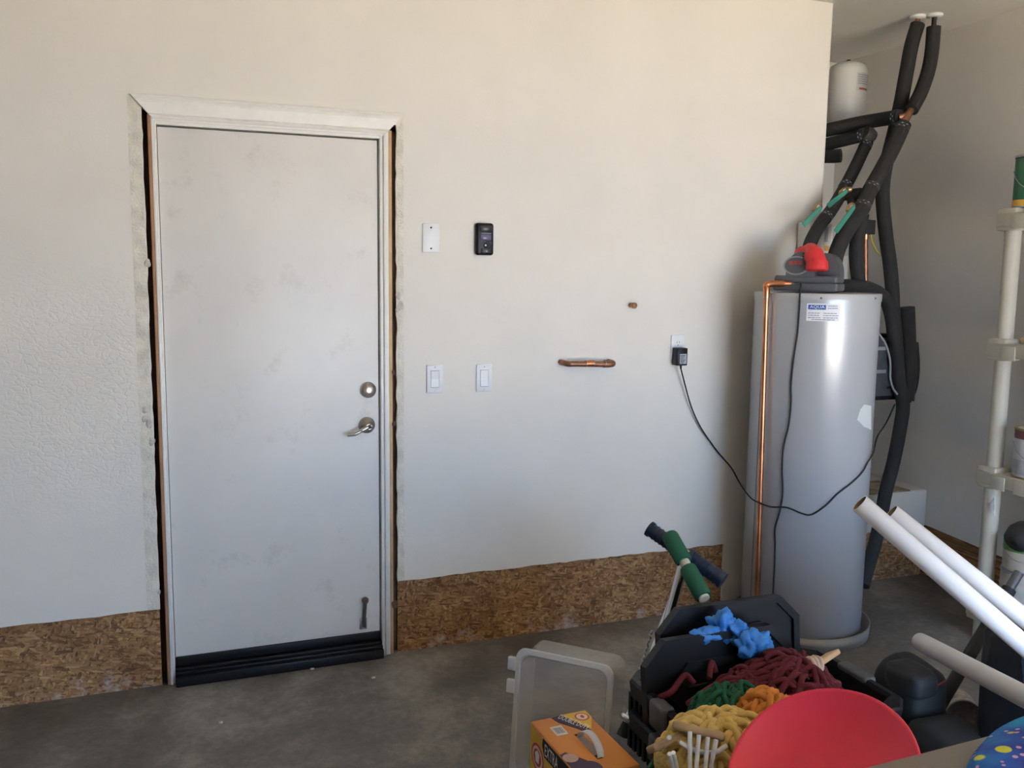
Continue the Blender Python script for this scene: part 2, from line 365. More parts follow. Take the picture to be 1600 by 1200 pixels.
# deadbolt
p = at(575, 609, 1, DY); db = MB().lathe([(.033, 0), (.033, .006), (.029, .014), (.020, .018), (.019, .020)], p, (0, -1, 0)).build('deadbolt', NICKEL, door)
MB().lathe([(.019, .019), (.018, .022), (.010, .0225)], p, (0, -1, 0)).build('cylinder', mat('pale_nickel', (.50, .43, .36), .45, .9), db)
MB().lathe([(.009, .022), (.008, .024)], p, (0, -1, 0), 16).build('key_plug', NICKEL, db)
MB().box((p.x-.001, p.y-.0248, p.z-.005), (p.x+.001, p.y-.0238, p.z+.005)).build('keyhole', BLACKM, db)
p = at(573, 664, 1, DY); lv = MB().lathe([(.034, 0), (.034, .005), (.028, .013), (.014, .017), (.013, .034), (.012, .048)], p, (0, -1, 0)).build('lever_rose', NICKEL, door)
a = p+Vector((0, -.044, 0))
MB().tube(smooth_path([a+Vector((.012, 0, .006)), a, a+Vector((-.03, -.003, -.014)), a+Vector((-.06, -.004, -.028)), a+Vector((-.088, -.001, -.030))]), [.011]*9+[.009]*8+[.007]*8+[.006]*8, 12).build('lever', NICKEL, lv)
MB().lathe([(.006, 0), (.006, .003)], a+Vector((.002, -.010, 0)), (0, -1, 0), 14).build('key_plug', BLACKM, lv)
# kick-down door holder
p = at(568, 974, 1, DY); hd = MB().bevbox((p.x-.017, DY-.003, p.z-.024), (p.x+.015, DY, p.z+.024), .001).build('holder_plate', STEEL, door)
MB().box((p.x-.010, DY-.016, p.z-.02), (p.x-.007, DY-.003, p.z+.012)).box((p.x+.007, DY-.016, p.z-.02), (p.x+.010, DY-.003, p.z+.012)).build('bracket', STEEL, hd)
q = at(571, 938, 1, DY-.014)
MB().tube([p+Vector((0, -.012, -.01)), p+Vector((.001, -.013, .03)), q], [.008, .007, .008], 10).build('holder_arm', mat('dark_steel', (.12, .11, .11), .5, .7), hd)
MB().lathe([(.013, -.006), (.014, .0), (.011, .012), (.006, .016)], q, (0, -1, 0), 18).build('rubber_foot', mat('old_rubber', (.13, .10, .08), .8), hd)

# ================================================================== WALL FITTINGS
def plate(px, py, wd, ht, name, label, cat):
    p = at(px, py, 1, 0); t = thing(name, label, cat, (p.x, 0, p.z))
    b = MB().bevbox((p.x-wd/2, -.006, p.z-ht/2), (p.x+wd/2, 0, p.z+ht/2), .0025).build('cover_plate', WHITEP, t); return t, p
def screw(t, p, dz, r=.0035, m=STEEL):
    MB().lathe([(r, 0), (r*.8, .0015)], (p.x, -.006, p.z+dz), (0, -1, 0), 12).build('screw', m, t)
t, p = plate(673, 372, .072, .116, 'blank_cover_plate', 'blank white wall plate with two dark screw holes', 'wall plate')
screw(t, p, .042, .004, BLACKM); screw(t, p, -.042, .004, BLACKM)
for px, py, lab, up in ((679, 592, 'white rocker light switch nearer the door', 1), (756, 590.5, 'white rocker light switch farther from the door, below the black wall control', -1)):
    t, p = plate(px, py, .071, .116, 'light_switch', lab, 'light switch')
    MB().box((p.x-.0185, -.0066, p.z-.036), (p.x+.0185, -.005, p.z+.036)).build('frame_gap', LGREY, t)
    MB().prism([(p.x-.0165, -.006, p.z-.0335), (p.x-.0165, -.0085-.002*(up < 0), p.z-.0335), (p.x-.0165, -.007, p.z), (p.x-.0165, -.0085-.002*(up > 0), p.z+.0335), (p.x-.0165, -.006, p.z+.0335)], (.033, 0, 0)).build('rocker', WHITEP, t)
    screw(t, p, .049, .0028); screw(t, p, -.049, .0028)
# garage door opener wall control
p = at(755, 374, 1, 0); t = thing('opener_wall_control', 'black garage door wall control with small purple screen', 'wall control', (p.x, 0, p.z))
bd = MB().bevbox((p.x-.039, -.026, p.z-.066), (p.x+.039, 0, p.z+.066), .011, seg=3).build('body', BLACK, t)
def face(x0, z0, x1, z1, nm, m, d=.0275, par=None): return MB().bevbox((p.x+x0, -d, p.z+z0), (p.x+x1, -.024, p.z+z1), .001, seg=1).build(nm, m, par or t)
face(-.022, .032, .031, .056, 'sensor_window', mat('smoked_plastic', (.035, .037, .036), .3))
face(-.018, .022, .026, .0255, 'indicator_strip', mat('silver_print', (.35, .35, .35), .5))
sc = face(-.022, -.004, .026, .019, 'screen', mat('lcd', (.13, .115, .22), .25))
face(-.006, .009, .006, .011, 'screen_text', BLACKM, .0279)
for k in range(4): face(-.018+k*.0125, -.0125, -.011+k*.0125, -.0105, 'button', mat('button_grey', (.12, .12, .12), .5))
MB().lathe([(.012, 0), (.012, .003), (.009, .0035)], (p.x+.004, -.026, p.z-.025), (0, -1, 0), 24).build('round_button', BLACKM, t)
MB().lathe([(.0035, 0), (.003, .001)], (p.x+.001, -.0295, p.z-.025), (0, -1, 0), 12).build('indicator_light', WHITEP, t)
face(-.018, -.057, .028, -.039, 'push_bar', mat('bar_grey', (.04, .043, .044), .4), .030)
MB().prism([(p.x+.001, -.0302, p.z-.052), (p.x+.009, -.0302, p.z-.052), (p.x+.005, -.0302, p.z-.045)], (0, -.0004, 0)).build('arrow_mark', LGREY, t)
# copper pipe loop out of the wall and the capped stub
a = at(888, 569, 1, -.055); b = at(954, 569, 1, -.055)
t = thing('copper_pipe_loop', 'short horizontal copper pipe loop sticking out of wall', 'pipe', (a.x, 0, a.z))
MB().tube(smooth_path([(a.x-.012, .01, a.z+.004), (a.x-.010, -.025, a.z+.003), (a.x+.004, -.048, a.z), (a.x+.03, -.055, a.z), (b.x-.03, -.055, b.z)], 6), .0125, 16).build('pipe', OLDCU, t)
MB().tube([(a.x+.085, -.055, a.z), (a.x+.118, -.055, a.z)], .0145, 16).build('coupling', COPPER, t)
MB().tube(smooth_path([(b.x-.035, -.055, b.z), (b.x-.005, -.055, b.z), (b.x+.014, -.045, b.z+.002), (b.x+.018, .01, b.z+.003)], 6), .0148, 16).build('elbow', OLDCU, t)
for x in (a.x+.083, a.x+.12, b.x-.028): MB().tube([(x-.001, -.055, a.z), (x+.001, -.055, a.z)], .0152, 16).build('solder_ring', STEEL, t)
p = at(985, 477, 1, 0); t = thing('pipe_stub', 'small capped brass pipe stub poking out of wall', 'pipe stub', (p.x, 0, p.z))
MB().tube([(p.x, .01, p.z), (p.x+.003, -.03, p.z)], .011, 14).build('stub', OLDCU, t)
MB().lathe([(.0145, 0), (.0145, .012), (.011, .016), (.0095, .016), (.0095, .008)], (p.x+.003, -.022, p.z), (.1, -1, 0), 6, cap=False).build('cap', BRASS, t)
# outlet, adapter and cord
t, p = plate(1058, 543, .070, .116, 'wall_outlet', 'white duplex outlet plate behind black power adapter', 'outlet')
for dz in (.020, -.020):
    r = MB().lathe([(.0165, 0), (.0165, .0015)], (p.x, -.006, p.z+dz), (0, -1, 0), 24).build('receptacle', WHITEP, t)
    for dx in (-.006, .006): MB().box((p.x+dx-.001, -.0079, p.z+dz), (p.x+dx+.001, -.0070, p.z+dz+.008)).build('slot', BLACKM, r)
    MB().lathe([(.0025, .0015), (.0025, .0019)], (p.x, -.006, p.z+dz-.008), (0, -1, 0), 10).build('ground_hole', BLACKM, r)
a0 = at(1043, 545, 1, -.01); a1 = at(1072.5, 571, 1, -.045)
p = at(1062, 557, 1, -.03); adapter = t = thing('power_adapter', 'black plug-in power adapter with silver label on outlet', 'power adapter', (p.x, -.008, p.z))
MB().bevbox((p.x-.027, -.055, p.z-.040), (p.x+.027, -.0085, p.z+.040), .004).build('body', BLACK, t)
MB().box((p.x-.014, -.0556, p.z-.032), (p.x+.021, -.0548, p.z+.014)).build('rating_label', mat('label_silver', (.36, .38, .42), .5), t)
for k in range(6): MB().box((p.x-.011, -.0559, p.z-.028+k*.0068), (p.x+.010+.008*((k*7) % 3-1)*.5, -.0555, p.z-.0255+k*.0068)).build('label_print', BLACKM, t)
MB().tube([(p.x+.004, -.035, p.z-.038), (p.x+.005, -.036, p.z-.056)], [.006, .004], 10).build('strain_relief', BLACK, t)
cord = [Vector((p.x+.005, -.036, p.z-.056))]+[at(x, y, 1, Y) for x, y, Y in ((1070, 600, -.03), (1080, 635, -.02), (1095, 668, -.015), (1120, 704, -.012), (1142, 730, -.02), (1156, 755, -.12))]
TX, TY, TR = 2.722, -.305, .267
def tankpt(px, py, off=.006):
    d = ray(px, py); o = CAM; dx, dy = d.x, d.y; ox, oy = o.x-TX, o.y-TY; R = TR+off
    A = dx*dx+dy*dy; B = ox*dx+oy*dy; C = ox*ox+oy*oy-R*R; q = B*B-A*C
    t = (-B-math.sqrt(max(q, 0)))/A; return o+d*t
cord += [tankpt(x, y, o) for x, y, o in ((1172, 777, .02), (1187, 786, .036), (1205, 792, .01), (1230, 793, .006), (1252, 802, .006), (1268, 804, .006), (1290, 790, .006), (1308, 772, .006), (1330, 755, .006), (1347, 738, .006), (1355, 724, .008))]
cord += [at(x, y, 1, Y) for x, y, Y in ((1364, 708, -.52), (1371, 682, -.40), (1385, 660, -.24), (1398, 632, -.11))]
MB().tube(smooth_path(cord, 6), .0035, 8).build('cord', BLACKM, adapter)

# ================================================================== WATER TANK
ZTOP = 1.545
tk = thing('water_heater_tank', 'tall grey cylindrical water tank standing in a shallow drain pan', 'water tank', (TX, TY, 0))
MB().lathe([(TR-.012, .022), (TR, .03), (TR, ZTOP-.03), ], (TX, TY, 0), n=96).build('jacket', TANKM, tk)
MB().lathe([(TR+.003, ZTOP-.033), (TR+.0035, ZTOP-.004), (TR, ZTOP), (TR-.02, ZTOP+.001), (.01, ZTOP+.006)], (TX, TY, 0), n=96).build('top_cap', TANKM, tk)
vdir = Vector((CAM.x-TX, CAM.y-TY, 0)).normalized(); a0 = math.atan2(vdir.y, vdir.x)
def cyl(a, z, off): return Vector((TX+(TR+off)*math.cos(a), TY+(TR+off)*math.sin(a), z))
def patch(poly, off, name, m, par, sub=None):
    # poly: list of (angle, z) on the jacket, convex
    mb = MB(); c = (sum(p[0] for p in poly)/len(poly), sum(p[1] for p in poly)/len(poly)); vs = [cyl(*c, off)]; K = 6
    fs = []; n = len(poly); edge = []
    for i in range(n):
        for k in range(K):
            t = k/K; q = poly[i]; r = poly[(i+1) % n]; edge.append((q[0]+(r[0]-q[0])*t, q[1]+(r[1]-q[1])*t))
    M_ = len(edge); L = 5
    for l in range(1, L+1):
        for e in edge: vs.append(cyl(c[0]+(e[0]-c[0])*l/L, c[1]+(e[1]-c[1])*l/L, off))
    for i in range(M_): fs.append((0, 1+i, 1+(i+1) % M_))
    for l in range(L-1):
        for i in range(M_): fs.append((1+l*M_+i, 1+(l+1)*M_+i, 1+(l+1)*M_+(i+1) % M_, 1+l*M_+(i+1) % M_))
    mb.add(vs, fs, True); return mb.build(name, m, par)
def ang(px, py):
    q = tankpt(px, py, 0); return math.atan2(q.y-TY, q.x-TX), q.z
# seams, screws, service sticker
al = ang(1184, 700)[0]
MB().tube([cyl(al, .04, .0005), cyl(al, ZTOP-.035, .0005)], .0015, 6).build('jacket_seam', GREY, tk)
for px in (1283, 1366):
    a, z = ang(px, 468); q = cyl(a, ZTOP-.018, .003)
    MB().lathe([(.005, 0), (.004, .003)], q, (math.cos(a), math.sin(a), 0), 10).build('screw', CHROME, tk)
aL, zt = ang(1261, 474); aR, _ = ang(1313, 474); _, zb = ang(1287, 502)
st = patch([(aL, zb), (aR, zb), (aR, zt), (aL, zt)], .0008, 'service_sticker', mat('sticker_white', (.82, .82, .84), .5), tk)
def su(u): return aL+(aR-aL)*u
def sv(v): return zb+(zt-zb)*v
def rect(u0, v0, u1, v1, nm, m, off=.0012): return patch([(su(u0), sv(v0)), (su(u1), sv(v0)), (su(u1), sv(v1)), (su(u0), sv(v1))], off, nm, m, st)
rect(.04, .66, .57, .93, 'logo_panel', BLUEP)
def text_mesh(body):
    cu = bpy.data.curves.new('t', 'FONT'); cu.body = body; cu.size = 1; cu.resolution_u = 2
    o = bpy.data.objects.new('t', cu); COL.objects.link(o); bpy.context.view_layer.update()
    me = bpy.data.meshes.new_from_object(o.evaluated_get(bpy.context.evaluated_depsgraph_get()))
    vs = [v.co.copy() for v in me.vertices]; fs = [list(p.vertices) for p in me.polygons]
    bpy.data.objects.remove(o); bpy.data.curves.remove(cu)
    x0 = min(v.x for v in vs); x1 = max(v.x for v in vs); y0 = min(v.y for v in vs); y1 = max(v.y for v in vs)
    return [((v.x-x0)/(x1-x0), (v.y-y0)/(y1-y0)) for v in vs], fs
def sticker_text(body, u0, v0, u1, v1, m, off=.0016):
    vs, fs = text_mesh(body)
    MB().add([cyl(su(u0+(u1-u0)*x), sv(v0+(v1-v0)*y), off) for x, y in vs], fs).build('lettering', m, st)
sticker_text('AQUA', .09, .70, .53, .90, WTXT)
for k in range(6): rect(.08+k*.08, .60, .10+k*.08, .63, 'print_mark', mat('print_pale', (.55, .62, .75), .6))
random.seed(3)
for row, (u0, u1) in enumerate(((.63, .95), (.63, .95))):
    u = u0
    while u < u1-.03:
        d = random.uniform(.02, .05); rect(u, .84-row*.13, min(u+d, u1), .90-row*.13, 'print_mark', TXT); u += d+.012
for row in range(3):
    for u0, u1 in ((.05, .42), (.50, .95)):
        u = u0
        while u < u1-.05:
            d = random.uniform(.04, .11); rect(u, .43-row*.13, min(u+d, u1), .48-row*.13, 'print_mark', TXT); u += d+.015
u = .16
while u < .85:
    d = random.uniform(.05, .2); rect(u, .06, min(u+d, .88), .11, 'print_mark', TXT); u += d+.015
# pale scuffed patch on the jacket
poly = [ang(*q) for q in ((1339, 656), (1344, 640), (1350, 632), (1361, 634), (1361, 672), (1350, 667))]
patch(poly, .0007, 'scuffed_patch', PALE, tk)
# drain pan
pn = MB().lathe([(.0, .004), (TR+.028, .004), (TR+.034, .058), (TR+.040, .060), (TR+.036, 0), (0, 0)], (TX, TY, 0), n=72, cap=False)
tag(pn.build('drain_pan', mat('pan_grey', (.27, .26, .24), .5, .2), None, (TX, TY, 0)), 'shallow grey round drain pan under the tank', 'drain pan')
# copper relief pipe in front-left of tank
c0 = tankpt(1195, 460, .022); ca = math.atan2(c0.y-TY, c0.x-TX)
t = thing('relief_pipe', 'bright vertical copper pipe running down the tank side', 'pipe', (c0.x, c0.y, .14))
base = tankpt(1183, 925, .022); top = tankpt(1198, 448, .022); tin = Vector((TX-.10, TY-.12, top.z+.015))
MB().tube([base-Vector((0, 0, .1)), base, top-Vector((0, 0, .03))], .0115, 16).build('pipe', COPPER, t)
MB().tube(smooth_path([top-Vector((0, 0, .045)), top-Vector((0, 0, .015)), top+Vector((.008, .004, .010)), top+(tin-top)*.35+Vector((0, 0, .01))], 6), .0145, 16).build('elbow', COPPER, t)
MB().tube([top+(tin-top)*.3+Vector((0, 0, .01)), tin], .0115, 14).build('branch', COPPER, t)
MB().tube([top-Vector((0, 0, .047)), top-Vector((0, 0, .043))], .0155, 16).build('solder_ring', STEEL, t)

# grey unit with red cover standing on the tank
gx = thing('grey_red_device', 'grey plastic appliance with red rounded cover on top of tank', 'appliance', (TX, TY, ZTOP+.006))
gl = tankpt(1204, 455, 0); gr = tankpt(1308, 455, 0)
e1 = (gr-gl); e1.z = 0; LEN = e1.length*.97; e1.normalize(); e2 = Vector((-e1.y, e1.x, 0)); zz = ZTOP+.008
gc = (gl+gr)/2+e2*.085; gc.z = zz
Rg = Matrix((e1, e2, Vector((0, 0, 1)))).transposed()
h = LEN/2
g = MB().bevbox((-h, -.07, 0), (h, .07, .035), .008, Rg, gc).bevbox((-h+.003, -.068, .034), (h-.003, .068, .066), .010, Rg, gc); body = g.build('base', GREY, gx)
def arch(x0, x1, hh, y0, y1, n=14):
    poly = [(x0, y0, .06)]
    for i in range(n+1):
        a = math.pi*(1-i/n); poly.append(((x0+x1)/2+(x1-x0)/2*math.cos(a), y0, .062+hh*math.sin(a)**.8))
    return [Vector(q) for q in poly]+[Vector((x1, y0, .06))]
MB().prism(arch(-h*.62, h*.28, .105, -.066, .06), (0, .126, 0), Rg, gc).build('left_dome', GREY, gx)
MB().prism(arch(h*.02, h*.98, .10, -.02, .06), (0, .075, 0), Rg, gc).build('right_dome', GREY, gx)
mb = MB(); ring = []
for rr, nm, m, off in ((1.0, 'badge_rim', LGREY, .001), (.86, 'badge', GREY, .002)):
    cx = -h*.30; poly = [Vector((cx+rr*.055*math.cos(a), -.066-off, .108+rr*.040*math.sin(a))) for a in [i*2*math.pi/28 for i in range(28)]]
    MB().prism(poly, (0, .002, 0), Rg, gc).build(nm, m, gx)
for k in range(3): MB().box((-h*.30-.03+k*.02, -.0695, .112), (-h*.30-.014+k*.02, -.067, .128), Rg, gc).build('badge_mark', mat('badge_red', (.42, .06, .06), .5), gx)
rc = MB()
pa = [gc+Rg @ Vector(q) for q in ((-h*.20, .02, .165), (-.0, -.01, .170), (h*.18, -.045, .155), (h*.34, -.07, .115), (h*.36, -.075, .085))]
rc.tube(smooth_path(pa, 6), [.030]*6+[.036]*6+[.041]*6+[.046]*6+[.030], 16).build('red_cover', REDF, gx)
rk = MB().lathe([(.02, -.03), (.043, -.022), (.046, 0), (.043, .022), (.02, .03)], gc+Rg @ Vector((-h*.28, .055, .15)), Rg @ Vector((.4, 1, 0)), 24).build('red_knob', REDF, gx)
for k in range(3): MB().box((-h*.02-.012, -.0675, .135+k*.010), (-h*.02+.018, -.064, .139+k*.010), Rg, gc).build('vent_slot', BLACKM, gx)
cp = [gc+Rg @ Vector((-h*.12, -.069, .030)), tankpt(1250, 458, .012)]+[tankpt(x, y, .005) for x, y in ((1249, 480), (1246, 520), (1240, 560), (1236, 600), (1236, 630), (1232, 665), (1224, 700), (1222, 735), (1223, 770), (1218, 800), (1211, 825), (1211, 850), (1210, 890), (1208, 925), (1207, 960))]
MB().tube(smooth_path(cp, 5), .0036, 8).build('cord', BLACKM, gx)

# ================================================================== PIPEWORK
PR = .036
def pipe(name, label, pts, r=PR, m=FOAM, cat='pipe', n=14):
    P_ = [S(x, y, 0) if False else at(x, y, 1, Y) for x, y, Y in pts]
    t = thing(name, label, cat, P_[-1], 'black insulated pipes')
    MB().tube(smooth_path(P_, 6), r, n).build('insulation', m, t); return t, P_
def band(t, P_, i, f=.5, r=PR):
    # printed joint tape around the foam
    a = P_[i]+(P_[i+1]-P_[i])*f; d = (P_[i+1]-P_[i]).normalized()
    MB().tube([a-d*.012, a+d*.012], r+.0012, 14).build('tape', mat('tape_black', (.03, .03, .033), .35), t)
    ref = (CAM-a).normalized(); sd_ = d.cross(ref).normalized(); out = sd_.cross(d).normalized()
    if out.dot(ref) < 0: out = -out
    for j, off in enumerate((-.4, -.1, .2, .5)):
        q = a+(sd_*math.sin(off)+out*math.cos(off))*(r+.0016)+d*(.007 if j % 2 else -.006)
        MB().tube([q-sd_*.004, q+sd_*.004], .0016, 5).build('tape_print', mat('print_lilac', (.45, .47, .55), .6), t)
tA, PA = pipe('insulated_pipe', 'black insulated pipe from left ceiling collar down behind the others to floor', [(1434, 38, 0), (1424, 72, 0), (1416, 115, 0), (1408, 158, .0), (1400, 195, .02), (1390, 235, .03), (1382, 270, .02), (1379, 307, .0), (1384, 365, -.02), (1390, 408, -.04), (1394, 451, -.05), (1396, 494, -.05), (1400, 537, -.06), (1404, 595, -.06), (1411, 632, -.06), (1406, 671, -.06), (1396, 722, -.06), (1384, 768, -.06), (1372, 830, -.07), (1358, 880, -.10), (1348, 915, -.14)], .034)
tB, PB = pipe('insulated_pipe', 'black insulated pipe from right ceiling collar down to the copper tee', [(1459, 42, -.05), (1456, 80, -.05), (1450, 112, -.06), (1438, 146, -.08), (1424, 172, -.10)], .033)
tB2, PB2 = pipe('insulated_pipe', 'thick black insulated pipe slanting from copper tee to the tank top', [(1412, 194, -.11), (1397, 228, -.13), (1376, 268, -.16), (1358, 300, -.19), (1344, 332, -.22), (1326, 356, -.24), (1312, 382, -.25), (1304, 408, -.26), (1302, 448, -.26)])
band(tB2, PB2, 0, .2); band(tB2, PB2, 2, .8); band(tB2, PB2, 3, .7)
tB3, PB3 = pipe('insulated_pipe', 'black insulated branch dropping to the tank top beside the thin copper pipe', [(1347, 334, -.20), (1342, 360, -.19), (1338, 385, -.17), (1338, 410, -.16), (1343, 450, -.16)], .032)
tC, PC = pipe('insulated_pipe', 'black insulated pipe slanting from elbow to green lever valve left of tank top', [(1355, 222, .05), (1336, 262, 0), (1317, 298, -.06), (1299, 328, -.12), (1281, 352, -.17), (1267, 378, -.21), (1262, 402, -.23), (1261, 450, -.24)], .030)
band(tC, PC, 0, .15, .030); band(tC, PC, 1, .8, .030); band(tC, PC, 3, .5, .030)
tD, PD = pipe('insulated_pipe', 'upper horizontal black insulated pipe running into the alcove', [(1406, 182, -.08), (1375, 187, .04), (1340, 193, .14), (1290, 204, .26)], .034)
band(tD, PD, 0, .15, .034)
tE, PE = pipe('insulated_pipe', 'lower horizontal black insulated pipe with elbow in the alcove', [(1352, 210, .05), (1330, 216, .12), (1290, 226, .25)], .032)
band(tE, PE, 0, .2, .032)
MB().lathe([(.032, -.028), (.040, 0), (.032, .028)], PE[0]+Vector((.01, -.01, -.004)), (1, 0, -.4), 16).build('elbow', mat('worn_tape', (.06, .055, .05), .6, var=.5, scale=30), tE)
tF, PF = pipe('insulated_pipe', 'short capped black pipe end beneath the lower alcove pipe', [(1314, 243, .16), (1302, 244, .19), (1285, 244, .24)], .034)
tG, PG = pipe('insulated_pipe', 'black insulated pipe arching across the tank top to the right', [(1303, 447, -.20), (1335, 447, -.19), (1362, 452, -.16), (1382, 466, -.10), (1392, 492, -.07), (1397, 530, -.075)], .032)
tH, PH = pipe('insulated_pipe', 'thick open-topped black foam pipe at the right of tank', [(1417, 480, -.04), (1419, 530, -.04), (1420, 580, -.04), (1416, 626, -.05)], .038)
tI, PI = pipe('insulated_pipe', 'thin dark pipe cover at far right beside thick foam pipe', [(1427, 536, .02), (1429, 575, .02), (1425, 606, .02), (1416, 625, -.02)], .026)
# tee, valves, copper
t = thing('copper_tee', 'tarnished copper tee joining the insulated pipes', 'pipe fitting', at(1417, 180, 1, -.1))
p = at(1418, 181, 1, -.10); d1 = (PB[-1]-PB2[0]).normalized()
MB().tube([p+d1*.045, p-d1*.045], .019, 14).build('run', OLDCU, t)
MB().tube([p, at(1404, 183, 1, -.08)], .017, 14).build('branch', OLDCU, t)
t = thing('pipe_manifold', 'taped black crossover pipe with brass body between the two slanting pipes', 'pipe fitting', at(1332, 302, 1, -.12))
MB().tube([at(1312, 306, 1, -.06), at(1345, 302, 1, -.17)], .026, 14).build('crossover', FOAM, t)
MB().tube([at(1329, 306, 1, -.1), at(1335, 330, 1, -.2)], .022, 12).build('branch', FOAM, t)
MB().lathe([(.012, -.02), (.016, 0), (.012, .02)], at(1323, 297, 1, -.13), (1, -.5, .2), 14).build('brass_body', BRASS, t)
def valve(px, py, Y, ex, ey, label):
    p = at(px, py, 1, Y); e = at(ex, ey, 1, Y-.01); t = thing('lever_valve', label, 'valve', p, 'green lever valves')
    MB().lathe([(.013, -.022), (.017, -.012), (.017, .012), (.013, .022)], p, (e-p), 14).build('body', BRASS, t)
    q = p+Vector((-.004, -.026, .004)); MB().lathe([(.011, 0), (.012, .008), (.006, .012)], q+Vector((0, .014, 0)), (0, -1, 0), 6).build('nut', CHROME, t)
    d = (e-q).normalized(); s_ = d.cross(Vector((0, 1, 0))).normalized()*.012
    MB().prism([q-s_*.6, q+s_*.6, q+(e-q)*.25+s_*.8, e+s_, e-s_, q+(e-q)*.25-s_*.8], (0, -.005, 0)).build('handle', GREENV, t)
valve(1277, 326, -.20, 1255, 352, 'green lever valve lowest on the left slanting pipe')
valve(1318, 300, -.15, 1293, 322, 'green lever valve by the brass crossover')
valve(1329, 325, -.28, 1305, 362, 'green lever valve nearest the thick slanting pipe')
t = thing('copper_riser', 'thin vertical copper pipe behind the insulated pipes', 'pipe', at(1352, 440, 1, .0))
MB().tube([at(1352, 452, 1, -.02), at(1352, 366, 1, -.02)], .013, 12).build('pipe', OLDCU, t)
MB().tube([at(1352, 374, 1, -.02), at(1352, 364, 1, -.02)], .0165, 12).build('collar', COPPER, t)
MB().bevbox(at(1349, 366, 1, -.02)-Vector((0.01, .02, 0)), at(1362, 344, 1, -.02)+Vector((0.01, .02, 0)), .004).build('sensor_box', BLACKM, t)
yw = [at(x, y, 1, Y) for x, y, Y in ((1359, 356, -.02), (1363, 378, -.01), (1372, 395, .0), (1384, 402, .02))]
tag(MB().tube(smooth_path(yw, 5), .0045, 6).build('yellow_wire', mat('yellow_wire', (.50, .42, .04), .5), None, yw[0]), 'short yellow wire beside the copper riser', 'wire')
for px, py, Y, lab in ((1434, 28, 0, 'white ceiling collar around left pipe'), (1460, 25, -.05, 'white ceiling collar around right pipe')):
    p = at(px, py, 1, Y); p.z = H
    t = tag(MB().lathe([(.012, 0), (.038, 0), (.040, -.006), (.035, -.014), (.014, -.016)], p, n=28).build('ceiling_escutcheon', WHITEP, None, p), lab, 'pipe collar', 'ceiling collars')
    MB().tube([p, p-Vector((0, 0, .06))], .012, 12).build('pipe_stub', OLDCU if px < 1440 else BLACKM, t)
# expansion tank
p = at(1323, 150, 1, .40); zt = at(1323, 97, 1, .40).z
t = thing('expansion_tank', 'small white expansion tank high in the alcove', 'tank', (p.x, .40, zt-.36))
MB().lathe([(.02, zt-.36), (.07, zt-.35), (.098, zt-.31), (.100, zt-.05), (.09, zt-.022), (.06, zt-.005), (.0, zt)], (p.x, .40, 0), n=40).build('shell', mat('tank_white', (.74, .72, .67), .35), t)
MB().tube([(p.x, .47, zt-.18), (p.x-.12, .50, zt-.18), (XC, .50, zt-.18)], .012, 8).build('wall_strap', STEEL, t)
MB().lathe([(.012, zt-.001), (.010, zt+.012)], (p.x, .40, 0), n=12).build('air_valve', BLACKM, t)
MB().tube([(p.x, .40, zt-.36), (p.x-.0, .34, zt-.42)], .016, 12).build('neck', OLDCU, t)
def etp(px, py):
    q = at(px, py, 1, .40); a = math.asin(max(-1, min(1, (q.x-p.x)/.1))); return a
lab = MB(); vs = []; zA = at(1340, 113, 1, .31).z; zB_ = at(1340, 142, 1, .31).z
def lpatch(x0, x1, y0, y1, nm, m, off):
    a0_, a1_ = math.radians(x0), math.radians(x1); vs = []
    for i in range(9):
        a = a0_+(a1_-a0_)*i/8
        for z in (y0, y1): vs.append(Vector((p.x+(.1+off)*math.sin(a), .40-(.1+off)*math.cos(a), z)))
    MB().add(vs, [(2*i, 2*i+2, 2*i+3, 2*i+1) for i in range(8)], True).build(nm, m, t)
lpatch(-14, 44, zB_, zA, 'label', mat('tank_label', (.62, .61, .57), .5), .0007)
for k in range(5): lpatch(-10, 40-5*(k % 2), zA-.014-k*.011, zA-.009-k*.011, 'label_print', TXT, .0011)
lpatch(-5, 34, zB_+.006, zB_+.016, 'warning_print', mat('print_red', (.45, .08, .06), .6), .0011)
# white cabinet on the platform behind the tank
a = at(1300, 352, 1, .28); b = at(1332, 352, 1, .28)
t = thing('white_cabinet', 'white appliance cabinet standing on the alcove platform', 'cabinet', ((a.x+b.x)/2, .4, .48))
MB().bevbox((XC+.02, .28, .485), (b.x, .55, a.z), .02).build('body', mat('appliance_white', (.74, .73, .70), .4), t)
for px0, py0, px1, py1, nm, m in ((1302, 360, 1329, 400, 'info_label', mat('label_grey', (.50, .49, .46), .6)),):
    A = at(px0, py0, 1, .279); B = at(px1, py1, 1, .279); o_ = .001 if nm in ('label_strip', 'info_label') else .002
    MB().box((A.x, .28-o_, B.z), (B.x, .281, A.z)).build(nm, m, t)
a = at(1266, 346, 1, -.10); b = at(1296, 346, 1, -.10)
t = thing('white_wall_box', 'narrow white box with yellow caution sticker between the pipes', 'box', ((a.x+b.x)/2, -.05, ZTOP+.007))
MB().bevbox((a.x, -.10, ZTOP+.007), (b.x, -.012, a.z), .006).build('body', mat('appliance_white', (.74, .73, .70), .4), t)
for px0, py0, px1, py1, nm, m, o_ in ((1288, 350, 1295, 434, 'label_strip', mat('label_cream', (.60, .58, .52), .6), .001), (1288, 384, 1295, 392, 'orange_mark', mat('label_orange', (.62, .30, .08), .6), .002), (1287, 402, 1295, 434, 'caution_label', mat('label_yellow', (.62, .50, .04), .6), .002), (1289, 354, 1293, 378, 'label_print', TXT, .002)):
    A = at(px0, py0, 1, -.10); B = at(px1, py1, 1, -.10); MB().box((A.x, -.10-o_, max(B.z, ZTOP+.01)), (B.x, -.099, A.z)).build(nm, m, t)
